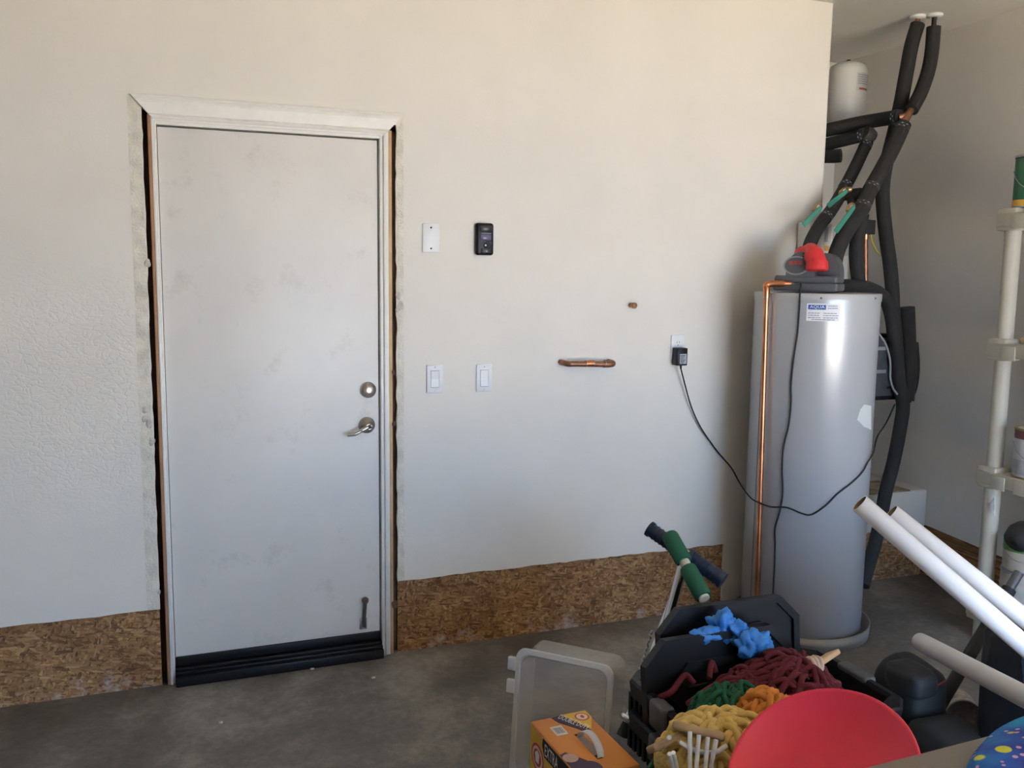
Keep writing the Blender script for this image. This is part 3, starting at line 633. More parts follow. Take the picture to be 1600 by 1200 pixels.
# black controller and conduit behind the tank
a = at(1367, 522, 1, -.012); b = at(1402, 624, 1, -.012)
t = thing('controller_box', 'black control box with pale strips behind tank edge', 'control box', ((a.x+b.x)/2, -.03, b.z))
MB().bevbox((a.x-.02, -.014, b.z), (b.x, .056, a.z), .004).build('case', BLACK, t)
A = at(1372, 528, 1, -.018); B = at(1396, 618, 1, -.018)
MB().bevbox((A.x-.02, -.018, B.z), (B.x, -.012, A.z), .002).build('panel', mat('slate_panel', (.07, .075, .085), .5, var=.2, scale=20), t)
for y0, y1 in ((542, 547), (578, 583)):
    A = at(1371, y0, 1, -.02); B = at(1384, y1, 1, -.02); MB().box((A.x-.01, -.021, B.z), (B.x, -.017, A.z)).build('strip', LGREY, t)
A = at(1386, 604, 1, -.02); B = at(1400, 607, 1, -.02); MB().box((A.x, -.021, B.z), (B.x, -.017, A.z)).build('slot', BLACKM, t)
wp = [at(x, y, 1, Y) for x, y, Y in ((1372, 520, -.08), (1384, 538, -.10), (1391, 565, -.115), (1391, 590, -.115), (1395, 606, -.115), (1402, 616, -.11))]
tag(MB().tube(smooth_path(wp, 5), .005, 8).build('control_cable', LGREY, None, wp[0]), 'grey cable looping over the black control box', 'cable')

# ================================================================== SHELF UNIT
SX, SY = 3.41, -.70; LY = 1.0; ZS = [1.87, 1.315, .75, .14]
t = thing('shelf_unit', 'beige plastic shelf unit against the side wall', 'shelf unit', (SX+.2, SY-LY/2, 0))
def shelf(z):
    mb = MB(); mb.bevbox((SX-.05, SY-LY-.05, z-.035), (XR-.01, SY+.05, z+.025), .006)
    for k in range(8): mb.bevbox((SX-.053, SY-.10-k*.115, z-.045), (SX-.045, SY-.03-k*.115, z+.015), .003)
    for y in (SY, SY-LY):
        for x in (SX, XR-.075): mb.bevbox((x-.048, y-.048, z-.05), (x+.048, y+.048, z+.045), .008)
    return mb
for z in ZS: shelf(z).build('shelf', BEIGE, t)
for y in (SY, SY-LY):
    for x in (SX, XR-.075):
        mb = MB().tube([(x, y, 0), (x, y, ZS[0])], [.035, .033], 20)
        mb.build('post', BEIGE, t)
def can(x, y, z, r, h, name, label, body, bands, lid=True, handle=True, rim=STEEL):
    t = thing(name, label, 'can', (x, y, z), 'cans on the shelf unit')
    MB().lathe([(r, z), (r, z+h)], (x, y, 0), n=32).build('body', body, t)
    for z0, z1, m, nm in bands: MB().lathe([(r+.0008, z+z0*h), (r+.0008, z+z1*h)], (x, y, 0), n=32, cap=False).build(nm, m, t)
    MB().lathe([(r+.002, z), (r+.003, z+.004), (r+.001, z+.007)], (x, y, 0), n=32).build('base_rim', rim, t)
    if lid: MB().lathe([(r+.001, z+h-.006), (r+.004, z+h-.002), (r+.002, z+h+.003), (r-.010, z+h+.001), (r-.012, z+h-.006), (0.001, z+h-.005)], (x, y, 0), n=32).build('lid', rim, t)
    if handle:
        pts = [Vector((x+(r+.003)*math.cos(a)*1.0, y+(r+.003)*math.sin(a), z+h*.72-abs(math.sin((a-2.4)))*h*.38)) for a in [2.4+i*math.pi/14 for i in range(15)]]
        MB().tube(pts, .0018, 6).build('wire_handle', STEEL, t)
    return t
GRN = mat('can_green', (.02, .13, .06), .4); YEL = mat('can_yellow', (.72, .40, .05), .4)
c = can(SX+.045, SY-.03, ZS[0]+.046, .066, .215, 'paint_can', 'green can with yellow base band on the top shelf', GRN, [(.0, .15, YEL, 'yellow_band'), (.95, 1, BLACKM, 'top_band')])
for k, (dz, ln, m) in enumerate(((.165, .5, mat('can_red', (.6, .12, .08), .5)), (.14, .7, WTXT), (.12, .6, mat('can_red', (.6, .12, .08), .5)), (.105, .5, mat('can_red', (.6, .12, .08), .5)), (.19, .35, WTXT))):
    cx, cy = SX+.045, SY-.03; a1 = math.atan2(CAM.y-cy, CAM.x-cx)+.1
    pts = [Vector((cx+.0675*math.cos(a1+ln*(i/6-.5)), cy+.0675*math.sin(a1+ln*(i/6-.5)), ZS[0]+.046+dz+.006*math.sin(i*1.9+k))) for i in range(7)]
    MB().tube(pts, .004 if k < 4 else .003, 6).build('label_script', m, c)
can(SX+.045, SY-.16, ZS[2]+.026, .085, .21, 'paint_can', 'white labelled paint can with brown top band on the third shelf', mat('can_white', (.66, .64, .63), .5, var=.12, scale=9), [(.80, 1, mat('can_maroon', (.20, .07, .06), .5), 'maroon_band'), (.08, .38, mat('can_grey', (.50, .49, .49), .5, var=.3, scale=18), 'print_panel')], rim=mat('can_rim', (.40, .30, .12), .5, .3))
sp_ = can(SX+.05, SY-.17, ZS[2]+.238, .032, .17, 'spray_can', 'blue grey spray can standing on the white paint can', mat('spray_blue', (.33, .40, .45), .4), [(.62, .78, mat('spray_gold', (.62, .42, .08), .5), 'gold_band'), (.8, .95, BLACKM, 'dark_band')], handle=False)
can(SX+.04, SY-.14, ZS[3]+.226, .075, .14, 'paint_can', 'dented paint can with green top on the lower stack', mat('can_cream', (.52, .47, .38), .5, var=.2, scale=12), [(.62, 1, mat('can_lime', (.08, .22, .04), .5), 'green_band')])
can(SX+.04, SY-.14, ZS[3]+.026, .078, .195, 'paint_can', 'cream paint can at bottom of the lower stack', mat('can_cream2', (.50, .47, .42), .5, var=.3, scale=14), [])
bn = S(1597, 528, 3.9); t = MB().lathe([(.012, -.05), (.018, -.03), (.017, .03), (.010, .05)], (SX+.05, SY-.10, ZS[1]+.043), (.3, -1, .1), 12).build('wood_scrap', mat('wood_scrap', (.55, .40, .22), .7), None, (SX+.05, SY-.10, ZS[1]+.026)); tag(t, 'small tan wood scrap on the second shelf', 'scrap')
tw = at(1551, 790, 0, SX-.034); 
tag(MB().prism([tw+Vector((0, .03, .0)), tw+Vector((-.004, .008, .012)), tw+Vector((-.004, -.012, .045)), tw+Vector((0, -.016, -.04)), tw+Vector((-.004, .004, -.012))], (-.003, 0, 0)).build('torn_tape', WTXT, None, tw), 'torn white tape scrap on shelf post', 'tape')

# ================================================================== FOREGROUND PILE
# --- black storage totes, nested
X0, X1, Y0, Y1 = 1.29, 1.99, -1.72, -1.25
def octo(x0, x1, y0, y1, c): return [(x0+c, y0), (x1-c, y0), (x1, y0+c), (x1, y1-c), (x1-c, y1), (x0+c, y1), (x0, y1-c), (x0, y0+c)]
def shell(mb, rings):
    n = 8; vs = []
    for (ins, z) in rings:
        for x, y in octo(X0+ins, X1-ins, Y0+ins, Y1-ins, .05): vs.append(Vector((x, y, z)))
    fs = [(i*n+j, i*n+(j+1) % n, (i+1)*n+(j+1) % n, (i+1)*n+j) for i in range(len(rings)-1) for j in range(n)]
    mb.add(vs, fs); return mb
def tote(z, lab, bottom):
    t = thing('storage_tote', lab, 'storage tote', ((X0+X1)/2, (Y0+Y1)/2, bottom))
    rings = [(.30, bottom+.002), (.07, bottom), (.035, z-.06), (0.005, z-.055), (0, z-.008), (.006, z), (.022, z), (.03, z-.012), (.05, z-.06), (.085, bottom+.008), (.30, bottom+.008)]
    shell(MB(), rings).build('body', BLACK, t)
    for sx in (X0, X1-.0):
        for y in (Y0+.10, Y1-.06): pass
    mb = MB().bevbox((X0-.014, Y0+.20, z-.075), (X0+.03, Y0+.28, z+.006), .010); mb.build('latch', mat('latch_grey', (.085, .085, .09), .45), t)
    MB().bevbox((X1-.03, Y0+.17, z-.085), (X1+.014, Y0+.30, z+.006), .010).build('latch', mat('latch_grey', (.085, .085, .09), .45), t)
    for k in range(5): MB().box((X0+.018, Y0+.32+k*.03, z-.13), (X0+.03, Y0+.335+k*.03, z-.06)).build('rib', BLACK, t)
    return t
tote(.30, 'black storage tote nested underneath the upper tote', 0.0)
tote(.405, 'upper black storage tote filled with rope hammocks', .09)
# --- tote lids standing in the tote
def lid(c, wd, ht, tilt, rz, label, dz=.0):
    t = thing('tote_lid', label, 'lid', c, 'black tote lids')
    R = Matrix.Rotation(rz, 3, 'Z') @ Matrix.Rotation(tilt, 3, 'X'); C = Vector(c)
    def o(ins, y, ch=.07): return [Vector((x, y, z)) for x, z in octo(-wd/2+ins, wd/2-ins, 0+ins, ht-ins, ch)]
    MB().prism(o(0, 0), (0, .022, 0), R, C).build('panel', BLACK, t)
    for ins, y, d in ((.0, -.012, .012), (.075, -.010, .010)):
        a = o(ins, y); b = o(ins+.022, y, .06); n = 8
        mb = MB(); A = [C+R @ v for v in a]; B = [C+R @ v for v in b]; A2 = [C+R @ (v+Vector((0, d, 0))) for v in a]; B2 = [C+R @ (v+Vector((0, d, 0))) for v in b]
        mb.add(A+B+A2+B2, [(i, (i+1) % n, n+(i+1) % n, n+i) for i in range(n)]+[(i, (i+1) % n, 2*n+(i+1) % n, 2*n+i) for i in range(n)]+[(n+i, n+(i+1) % n, 3*n+(i+1) % n, 3*n+i) for i in range(n)])
        mb.build('ridge', BLACK, t)
    for k in range(3): MB().bevbox((-wd/2+.14, -.008, .10+k*.05), (wd/2-.14, .0, .115+k*.05), .003, R, C).build('rib', BLACK, t)
    return t
lxa, lxb = at(1036, 1000, 1, -1.30).x, at(1252, 1000, 1, -1.30).x
lid(((lxa+lxb)/2, -1.30, .28), lxb-lxa, at(1130, 940, 1, -1.25).z-.275, -.12, 0, 'rear black tote lid standing upright in the tote')
lxa, lxb = at(1016, 1050, 1, -1.42).x, at(1246, 1010, 1, -1.42).x
lid(((lxa+lxb)/2, -1.42, .24), lxb-lxa, at(1130, 984, 1, -1.36).z-.235, -.16, 0, 'front black tote lid leaning inside the tote')
# --- rope hammocks: strands wandering over a mound
def mound(cx, cy, rx, ry, z0, hgt):
    return lambda x, y: z0+hgt*max(0, 1-((x-cx)/rx)**2-((y-cy)/ry)**2)**.6
def strands(mb, cx, cy, rx, ry, z0, hgt, count, r, ln, wig, seed):
    rnd = random.Random(seed); hf = mound(cx, cy, rx, ry, z0, hgt)
    for s in range(count):
        a = rnd.uniform(0, 6.28); q = math.sqrt(rnd.random())*.92
        x = cx+rx*q*math.cos(a); y = cy+ry*q*math.sin(a); hd_ = rnd.uniform(0, 6.28); pts = []; ph = rnd.uniform(0, 6.28); lift = rnd.uniform(0, r*3.2)
        turn = rnd.choice((-1, 1))
        for i in range(ln):
            hd_ += turn*wig*(.5+.5*math.sin(i*.35+ph))+rnd.uniform(-.15, .15); x += .014*math.cos(hd_); y += .014*math.sin(hd_)
            ex = ((x-cx)/rx)**2+((y-cy)/ry)**2
            if ex > 1: x = cx+(x-cx)/math.sqrt(ex); y = cy+(y-cy)/math.sqrt(ex); hd_ += .8
            pts.append(Vector((x, y, hf(x, y)+lift+r*1.2*math.sin(i*.9+ph))))
        mb.tube(smooth_path(pts, 2), r, 6)
    return mb
def core(mb, cx, cy, rx, ry, z0, hgt):
    hf = mound(cx, cy, rx, ry, z0, hgt); vs = []; n = 28; k = 8
    for i in range(k+1):
        for j in range(n):
            q = i/k*.99; a = 2*math.pi*j/n; x = cx+rx*q*math.cos(a); y = cy+ry*q*math.sin(a); vs.append(Vector((x, y, hf(x, y)-.004)))
    mb.add(vs, [(i*n+j, i*n+(j+1) % n, (i+1)*n+(j+1) % n, (i+1)*n+j) for i in range(k) for j in range(n)], True); return mb
ROPE = {k: mat('rope_'+k, c, .85, var=.2, scale=40) for k, c in dict(yellow=(.72, .50, .15), orange=(.70, .25, .04), maroon=(.13, .012, .022), green=(.006, .10, .045), white=(.8, .8, .8)).items()}
def G(px, py, z): return at(px, py, 2, z)
# maroon hammock
m1 = G(1235, 1050, .47); t = thing('maroon_hammock', 'dark maroon rope hammock heaped in the black tote', 'hammock', (m1.x, m1.y, .2))
mb = core(MB(), m1.x, m1.y, .15, .17, .36, .13); strands(mb, m1.x, m1.y, .15, .17, .36, .13, 70, .0085, 26, .22, 1).build('rope_weave', ROPE['maroon'], t)
m2 = G(1180, 1058, .45); mb = core(MB(), m2.x, m2.y, .14, .10, .36, .09); strands(mb, m2.x, m2.y, .14, .10, .36, .09, 45, .0075, 24, .25, 2).build('rope_weave', ROPE['maroon'], t)
for a in (((1082, 1005, .46), (1090, 1030, .44), (1092, 1050, .40)), ((1030, 1090, .41), (1050, 1080, .43), (1070, 1055, .45), (1085, 1068, .43)), ((1108, 1060, .44), (1112, 1035, .47), (1118, 1050, .44)), ((1075, 1100, .42), (1110, 1075, .43), (1140, 1060, .44))):
    MB().tube(smooth_path([G(*q) for q in a], 8), .009, 8).build('loose_strand', ROPE['maroon'], t)
# green rope
g1 = G(1145, 1092, .46); t = thing('green_hammock', 'dark green rope hammock coiled between the maroon and yellow ropes', 'hammock', (g1.x, g1.y, .2))
mb = core(MB(), g1.x, g1.y, .135, .10, .37, .10); strands(mb, g1.x, g1.y, .135, .10, .37, .10, 60, .0075, 30, .12, 4).build('rope_weave', ROPE['green'], t)
g2 = G(1050, 1192, .36); mb = core(MB(), g2.x, g2.y, .07, .06, .28, .07); strands(mb, g2.x, g2.y, .07, .06, .28, .08, 22, .008, 18, .3, 5).build('rope_end', ROPE['green'], t)
# yellow and orange hammock with wooden spreader bars
y1 = G(1125, 1143, .46); o1 = G(1205, 1115, .47)
t = thing('yellow_hammock', 'chunky yellow and orange rope hammock with wooden spreader bars', 'hammock', (y1.x, y1.y, .2))
mb = core(MB(), y1.x, y1.y, .16, .115, .37, .09); strands(mb, y1.x, y1.y, .165, .12, .375, .09, 80, .0108, 20, .36, 6).build('yellow_weave', ROPE['yellow'], t)
mb = core(MB(), o1.x, o1.y, .09, .13, .38, .11); strands(mb, o1.x, o1.y, .09, .13, .385, .11, 70, .0085, 20, .3, 8).build('orange_weave', ROPE['orange'], t)
WOOD = mat('spreader_wood', (.47, .31, .16), .7, var=.25, scale=18); WOODL = mat('pale_wood', (.70, .47, .26), .65, var=.15, scale=14)
def slat(a, b, wd, th, nm, m, par):
    a = Vector(a); b = Vector(b); d = b-a; L = d.length; d.normalize(); s = d.cross(Vector((0, 0, 1))).normalized(); u = s.cross(d)
    # tip the flat face toward the viewer
    k = .6; s, u = s*math.cos(k)+u*math.sin(k), u*math.cos(k)-s*math.sin(k)
    R = Matrix((d, s, u)).transposed(); return MB().bevbox((0, -wd/2, -th/2), (L, wd/2, th/2), min(th, wd)*.3, R, a).build(nm, m, par)
b1 = slat(G(1052, 1133, .50), G(1132, 1152, .50), .034, .020, 'spreader_bar', WOOD, t)
b2 = slat(G(1016, 1172, .46), G(1066, 1148, .47), .040, .018, 'spreader_bar', WOOD, t)
for i, (xa, ya, xb, yb) in enumerate(((1078, 1143, 1078, 1215), (1092, 1148, 1087, 1215), (1106, 1152, 1101, 1215), (1119, 1156, 1108, 1215), (1046, 1152, 1042, 1162), (1046, 1178, 1054, 1215), (1052, 1176, 1060, 1215))):
    a = G(xa, ya, .508); b = a+(G(xb, yb, .42)-a); MB().tube([a, (a+b)/2+Vector((0, 0, .004)), b], .0055, 8).build('white_cord', ROPE['white'], t)
MB().tube(smooth_path([G(1062, 1160, .48), G(1085, 1172, .47), G(1115, 1176, .47), G(1135, 1165, .48)], 6), .006, 8).build('white_cord', ROPE['white'], t)
# third pale wooden bar with cream cord at the maroon end
t = thing('hammock_bar', 'pale wooden hammock bar wrapped with cream cord at the tote edge', 'wooden bar', G(1275, 1040, .47))
slat(G(1255, 1052, .475), G(1303, 1020, .485), .05, .016, 'bar', WOODL, t)
for k in range(3): MB().tube(smooth_path([G(1255+k*8, 1030-k*2, .50), G(1268+k*7, 1030, .515), G(1274+k*5, 1045, .50), G(1262+k*5, 1060, .48)], 6), .006, 8).build('cord_wrap', mat('cream_cord', (.68, .52, .42), .8), t)
# --- blue gloves
def crumple(name, label, pts, rad, m, seed):
    o0 = Vector(pts[0]); t = thing(name, label, 'glove', o0); mb = MB()
    for i, (p, r) in enumerate(zip(pts, rad)):
        bm = bmesh.new(); bmesh.ops.create_icosphere(bm, subdivisions=4, radius=1); p = Vector(p)
        for v in bm.verts:
            d = v.co.normalized(); k = 1+.55*noise.noise(d*1.7+Vector((seed, i, 0)))+.30*abs(noise.noise(d*4.2+Vector((i, seed, 3))))-.1
            v.co = Vector((d.x*r[0], d.y*r[1], d.z*r[2]))*k
        bm.verts.index_update(); mb.add([p+v.co for v in bm.verts], [[v.index for v in f.verts] for f in bm.faces], True); bm.free()
    mb.build('crumpled_film', m, t); return t
BLUEG = mat('blue_nitrile', (.05, .26, .72), .5)
crumple('nitrile_glove', 'crumpled bright blue disposable glove over the front tote lid', [G(1128, 980, .545), G(1104, 992, .535), G(1152, 988, .535)], [(.046, .034, .050), (.050, .028, .024), (.034, .03, .038)], BLUEG, 3)
crumple('nitrile_glove', 'crumpled bright blue disposable glove lying on the maroon rope', [G(1185, 1004, .515), G(1168, 1010, .51), G(1160, 996, .52)], [(.046, .038, .042), (.034, .026, .038), (.034, .02, .022)], BLUEG, 9)
# --- pogo sticks behind the tote
def pogo(top, bot, h0, h1, grips, label, nm):
    t = thing(nm, label, 'handlebar', bot, 'chrome handlebar poles behind the tote'); top = Vector(top); bot = Vector(bot); d = (bot-top).normalized()
    MB().tube([top, top+d*.42], .016, 14).build('pole', CHROME, t)
    MB().tube([top+d*.36, bot-d*.05], .0165, 14).build('lower_tube', CHROME, t)
    MB().lathe([(.022, 0), (.033, .004), (.033, .014), (.022, .022)], bot-d*.075, d, 20).build('collar', CHROME, t)
    MB().tube([bot-d*.05, bot], [.016, .021], 14).build('rubber_tip', BLACKM, t)
    h0 = Vector(h0); h1 = Vector(h1)
    MB().tube([h0, h1], .018, 14).build('crossbar', mat('cream_pipe', (.66, .60, .46), .5), t)
    for (f0, f1, r, m, g) in grips:
        a = h0+(h1-h0)*f0; b = h0+(h1-h0)*f1; mb = MB().tube([a, a+(b-a)*.08, a+(b-a)*.92, b], [r*.9, r, r, r*.9], 16)
        if m is not FOAMG:
            for k in range(6): mb.tube([a+(b-a)*(k+.3)/6.2, a+(b-a)*(k+.55)/6.2], r+.0022, 16)
            for e in (a, b): mb.tube([e-(b-a).normalized()*.006, e+(b-a).normalized()*.006], r+.004, 16)
        mb.build('grip', m, t)
    return t
FOAMG = mat('green_foam', (.008, .095, .045), .75); NAVY = mat('navy_grip', (.010, .022, .045), .4)
bt = G(972, 1150, .03); tp = at(1076, 872, 1, -.93)
pogo(tp, bt, at(1016, 827, 1, -.84), at(1128, 906, 1, -1.06), ((0.0, .34, .025, NAVY, 1), (.56, 1.0, .0265, NAVY, 1)), 'chrome pole with navy ribbed handle grips behind the tote', 'handlebar_pole')
bt = G(992, 1168, .03); tp = at(1068, 878, 1, -1.075)
pg = pogo(tp, bt, at(1047, 838, 1, -.99), at(1101, 936, 1, -1.21), ((-.02, .42, .029, FOAMG, 1), (.52, .97, .029, FOAMG, 1)), 'chrome pole with green foam handle grips behind the tote', 'handlebar_pole')
mb = MB()
for k in range(12):
    a = at(1018-k*2.0, 988+k*6.5, 1, -1.06); mb.lathe([(.004, -.004), (.009, -.002), (.009, .002), (.004, .004)], a, (1, -.4, .3 if k % 2 else -.5), 8)
tag(mb.build('chain', STEEL, None, at(1005, 1030, 1, -1.06)), 'short steel link chain hanging beside the black lids', 'chain')
# --- clear plastic bin standing on end
D0 = 2.92
bl = S(822, 1240, D0); tl = S(812, 1014, D0); _k = ray(957, 1044); tr = CAM+_k*((tl.z-CAM.z)/_k.z)
ex = (tr-tl); ex.z = 0; wd = ex.length; ex.normalize(); ey = Vector((-ex.y, ex.x, 0))
R = Matrix((ex, ey, Vector((0, 0, 1)))).transposed() @ Matrix.Rotation(-.12, 3, 'X')
C = Vector((tl.x, tl.y, 0))-ey*.06; hh = tl.z+.005
CLEAR = mat('clear_plastic', (.74, .75, .74), .45, alpha=.30)
t = thing('clear_bin', 'translucent clear plastic storage bin standing on end', 'plastic bin', C)
def rr(ins, y, w_, h_, r=.035, n=5):
    pts = []
    for cx, cz, a0_ in ((w_-ins-r, h_-ins-r, 0), (ins+r, h_-ins-r, math.pi/2), (ins+r, ins+r, math.pi), (w_-ins-r, ins+r, 1.5*math.pi)):
        for i in range(n+1): a = a0_+i*math.pi/2/n; pts.append(Vector((cx+r*math.cos(a), y, cz+r*math.sin(a))))
    return pts
def loft(loops, R, C, capf=True, capl=False):
    mb = MB(); n = len(loops[0]); vs = [C+R @ v for l in loops for v in l]
    fs = [(i*n+j, i*n+(j+1) % n, (i+1)*n+(j+1) % n, (i+1)*n+j) for i in range(len(loops)-1) for j in range(n)]
    if capf: fs.append(tuple(range(n)))
    if capl: fs.append(tuple(range((len(loops)-1)*n, len(loops)*n)))
    return mb.add(vs, fs)
loft([rr(.015, 0, wd, hh), rr(.008, .012, wd, hh), rr(.0, .15, wd, hh)], R, C).build('tub', CLEAR, t)
loft([rr(-.006, .0, wd, hh), rr(-.008, .008, wd, hh), rr(.0, .012, wd, hh), rr(.012, .004, wd, hh), rr(.008, -.003, wd, hh), rr(-.006, 0, wd, hh)], R, C, False).build('rim', mat('clear_rim', (.72, .73, .72), .4, alpha=.55), t)
for z in (hh*.88, hh*.70): MB().bevbox((-.034, -.004, z-.022), (-.004, .012, z+.022), .004, R, C).build('clip', mat('clear_rim', (.72, .73, .72), .4, alpha=.55), t)
# --- orange carton with handle
ORG_ = mat('carton_orange', (.70, .27, .06), .6, var=.04, scale=10); PUR = mat('carton_purple', (.055, .02, .06), .5); YLW = mat('carton_yellow', (.72, .46, .05), .5)
za = .30
cA, cB, cC = G(829, 1127, za), G(914, 1110, za), G(992, 1196, za)
ux = cB-cA; Lx = ux.length; ux.normalize(); uy = Vector((-ux.y, ux.x, 0))*-1; Ly = (cC-cB).length
R = Matrix((ux, uy, Vector((0, 0, 1)))).transposed(); C = Vector((cA.x, cA.y, 0))
# shear-free frame: x along back edge, y toward the viewer
t = thing('orange_carton', 'orange cardboard carton with white carry handle and printed panels', 'carton', C)
MB().bevbox((0, 0, 0), (Lx, Ly, za), .003, R, C, 1).build('box', ORG_, t)
def top(x0, y0, x1, y1, nm, m, z=.0006): return MB().box((x0*Lx, y0*Ly, za-.001), (x1*Lx, y1*Ly, za+z), R, C).build(nm, m, t)
def poly_top(pts, nm, m, z=.0006): return MB().prism([Vector((x*Lx, y*Ly, za-.001)) for x, y in pts], (0, 0, z+.001), R, C).build(nm, m, t)
poly_top([(.56, .0), (1.0, .0), (1.0, .13), (.80, .34), (.60, .05)], 'yellow_panel', YLW)
poly_top([(.36, .02), (.56, .0), (.80, .34), (.68, .36), (.55, .24), (.40, .12)], 'purple_banner', PUR, .0008)
vs, fs = text_mesh('DOUBLE DUTY'); aV = Vector((.46, .045)); dV = Vector((.28, .285)); nV = Vector((.11, -.055))
MB().add([C+R @ Vector(((aV.x+dV.x*x+nV.x*(y-.1))*Lx, (aV.y+dV.y*x+nV.y*(y-.1))*Ly, za+.0016)) for x, y in vs], fs).build('lettering', WTXT, t)
def disc(cx, cy, r, nm, m, z): return MB().prism([Vector((cx*Lx+r*math.cos(a), cy*Ly+r*math.sin(a), za-.001)) for a in [i*2*math.pi/28 for i in range(28)]], (0, 0, z+.001), R, C).build(nm, m, t)
RED = mat('emblem_red', (.50, .05, .06), .5); disc(.85, .10, .022, 'emblem_ring', RED, .001); disc(.85, .10, .0175, 'emblem_field', mat('emblem_cream', (.8, .62, .55), .5), .0014)
poly_top([(.82, .09), (.87, .07), (.89, .11), (.86, .13), (.83, .12)], 'emblem_arm', RED, .0018)
top(.20, .17, .40, .33, 'barcode_label', mat('barcode_paper', (.75, .74, .70), .6), .0009)
for k in range(8): top(.225+k*.019, .20, .235+k*.019+.004*(k % 3), .30, 'barcode_bar', TXT, .0013)
top(.47, .36, .56, .80, 'handle_slot', mat('slot_brown', (.10, .04, .015), .9), .0008)
top(.47, .40, .60, .74, 'slot_flap', mat('carton_inner', (.50, .42, .38), .8), .0011)
hp = [C+R @ Vector((.53*Lx+dx*Lx, y*Ly, za+z)) for dx, y, z in ((0, .42, -.004), (.0, .43, .016), (.03, .49, .028), (.05, .57, .030), (.04, .67, .025), (.02, .76, .012), (.0, .79, -.004))]
sp2 = smooth_path(hp, 5); wv = R @ Vector((.0115, -.002, 0)); mb = MB()
vs = [q+s*wv+Vector((0, 0, k)) for q in sp2 for s in (-1, 1) for k in (0, .0015)]; n4 = len(sp2)
mb.add(vs, [(4*i+a, 4*i+b, 4*i+4+b, 4*i+4+a) for i in range(n4-1) for a, b in ((0, 2), (2, 3), (3, 1), (1, 0))], True)
mb.build('carry_handle', mat('handle_white', (.62, .64, .70), .5), t)
# printed side panel facing left and front
def side(pts, nm, m, off=.0008):  # on the left face, (y, z) in metres
    return MB().prism([Vector((-off, y, z)) for y, z in pts], (off+.0005, 0, 0), R, C).build(nm, m, t)
side([(0.003, .003), (Ly-.003, .003), (Ly-.003, za*.55), (.05, za-.012), (.003, za-.006)], 'yellow_side', YLW)
def sdisc(y, z, r, nm, m, off, k=1.0): return side([(y+r*math.cos(a)*k, z+r*math.sin(a)) for a in [i*2*math.pi/28 for i in range(28)]], nm, m, off)
sdisc(.055, za-.085, .042, 'emblem_ring', RED, .0012); sdisc(.055, za-.085, .034, 'emblem_cream_ring', mat('emblem_cream', (.8, .62, .55), .5), .0016); sdisc(.055, za-.085, .026, 'emblem_field', RED, .0020)
side([(.045, za-.10), (.065, za-.10), (.07, za-.07), (.055, za-.062), (.04, za-.075)], 'emblem_arm', WTXT, .0024)
side([(.09, za-.008), (Ly-.004, za-.008), (Ly-.004, za-.06), (.10, za-.06), (.085, za-.03)], 'black_banner', BLACKM, .0012)
vs, fs = text_mesh('EXTRA')
MB().add([C+R @ Vector((-.002, .105+x*.085, za-.052+y*.036)) for x, y in vs], fs).build('lettering', WTXT, t)
poly_top([(.0, .62), (.10, .60), (.30, .78), (.32, 1), (0, 1)], 'picture_panel', PUR, .0008)
disc(.10, .70, .022, 'portrait_spot', mat('portrait', (.50, .33, .27), .6), .0013)
vs, fs = text_mesh('11 LB'); 
disc(.24, .90, .036, 'weight_badge', PUR, .0016)
# --- red saucer
ctr = S(1280, 1203, 1.98); vd = (CAM-ctr).normalized(); img = (RT*(-.5)+UP*.87).normalized(); th = math.radians(56)
nrm = (vd*math.cos(th)+img*math.sin(th)).normalized(); RS = 150*1.98/F
sa = MB().lathe([(.001, -.060), (RS*.45, -.055), (RS*.78, -.032), (RS*.97, -.002), (RS, .003), (RS+.004, -.003), (RS*.97, -.010), (RS*.78, -.040), (RS*.45, -.063), (.001, -.068)], ctr, nrm, 72, cap=False)
t = tag(sa.build('plastic_saucer', mat('red_plastic', (.92, .05, .10), .38, var=.05, scale=6), None, ctr), 'large red dished plastic saucer leaning on the tote', 'saucer')
hp_ = tankpt(1262, 700, 0); a = ctr+(RT*(-.155)+UP*(-.012))*1.0
# --- grey box lid and blue printed cushion near the camera
gA, gB = G(1340, 1200, .62), G(1546, 1147, .62); d = (gB-gA).normalized(); nn = Vector((d.y, -d.x, 0)); 
if nn.y > 0: nn = -nn
R = Matrix((d, -nn, Vector((0, 0, 1)))).transposed()
t = thing('grey_storage_box', 'plain grey storage box top at the bottom edge', 'box', gA+nn*.2-Vector((0, 0, .62)))
MB().bevbox((-.25, -.42, .59), (.62, 0, .62), .006, R, Vector((gA.x, gA.y, 0)), 1).build('lid', mat('box_grey', (.26, .235, .20), .6), t)
MB().bevbox((-.23, -.40, 0), (.60, -.02, .59), .01, R, Vector((gA.x, gA.y, 0)), 1).build('body', mat('box_grey2', (.22, .20, .175), .6), t)
m = mat('ocean_print', (.03, .09, .40), .8); nt, b = nodes(m); tc = N(nt, 'ShaderNodeTexCoord')
n1 = N(nt, 'ShaderNodeTexNoise', Scale=7, Detail=5); nt.links.new(tc.outputs['Object'], n1.inputs['Vector'])
cc = ramp(nt, n1.outputs['Fac'], [(.35, (.03, .03, .22)), (.5, (.02, .10, .45)), (.66, (.01, .28, .52))])
v = N(nt, 'ShaderNodeTexVoronoi', Scale=15); nt.links.new(tc.outputs['Object'], v.inputs['Vector'])
cc = mix(nt, ramp(nt, v.outputs['Distance'], [(.20, (1, 1, 1)), (.24, (0, 0, 0))]), cc, (.62, .62, .06))
v2 = N(nt, 'ShaderNodeTexVoronoi', Scale=55); nt.links.new(tc.outputs['Object'], v2.inputs['Vector'])
sp3 = N(nt, 'ShaderNodeSeparateColor'); nt.links.new(v2.outputs['Color'], sp3.inputs[0])
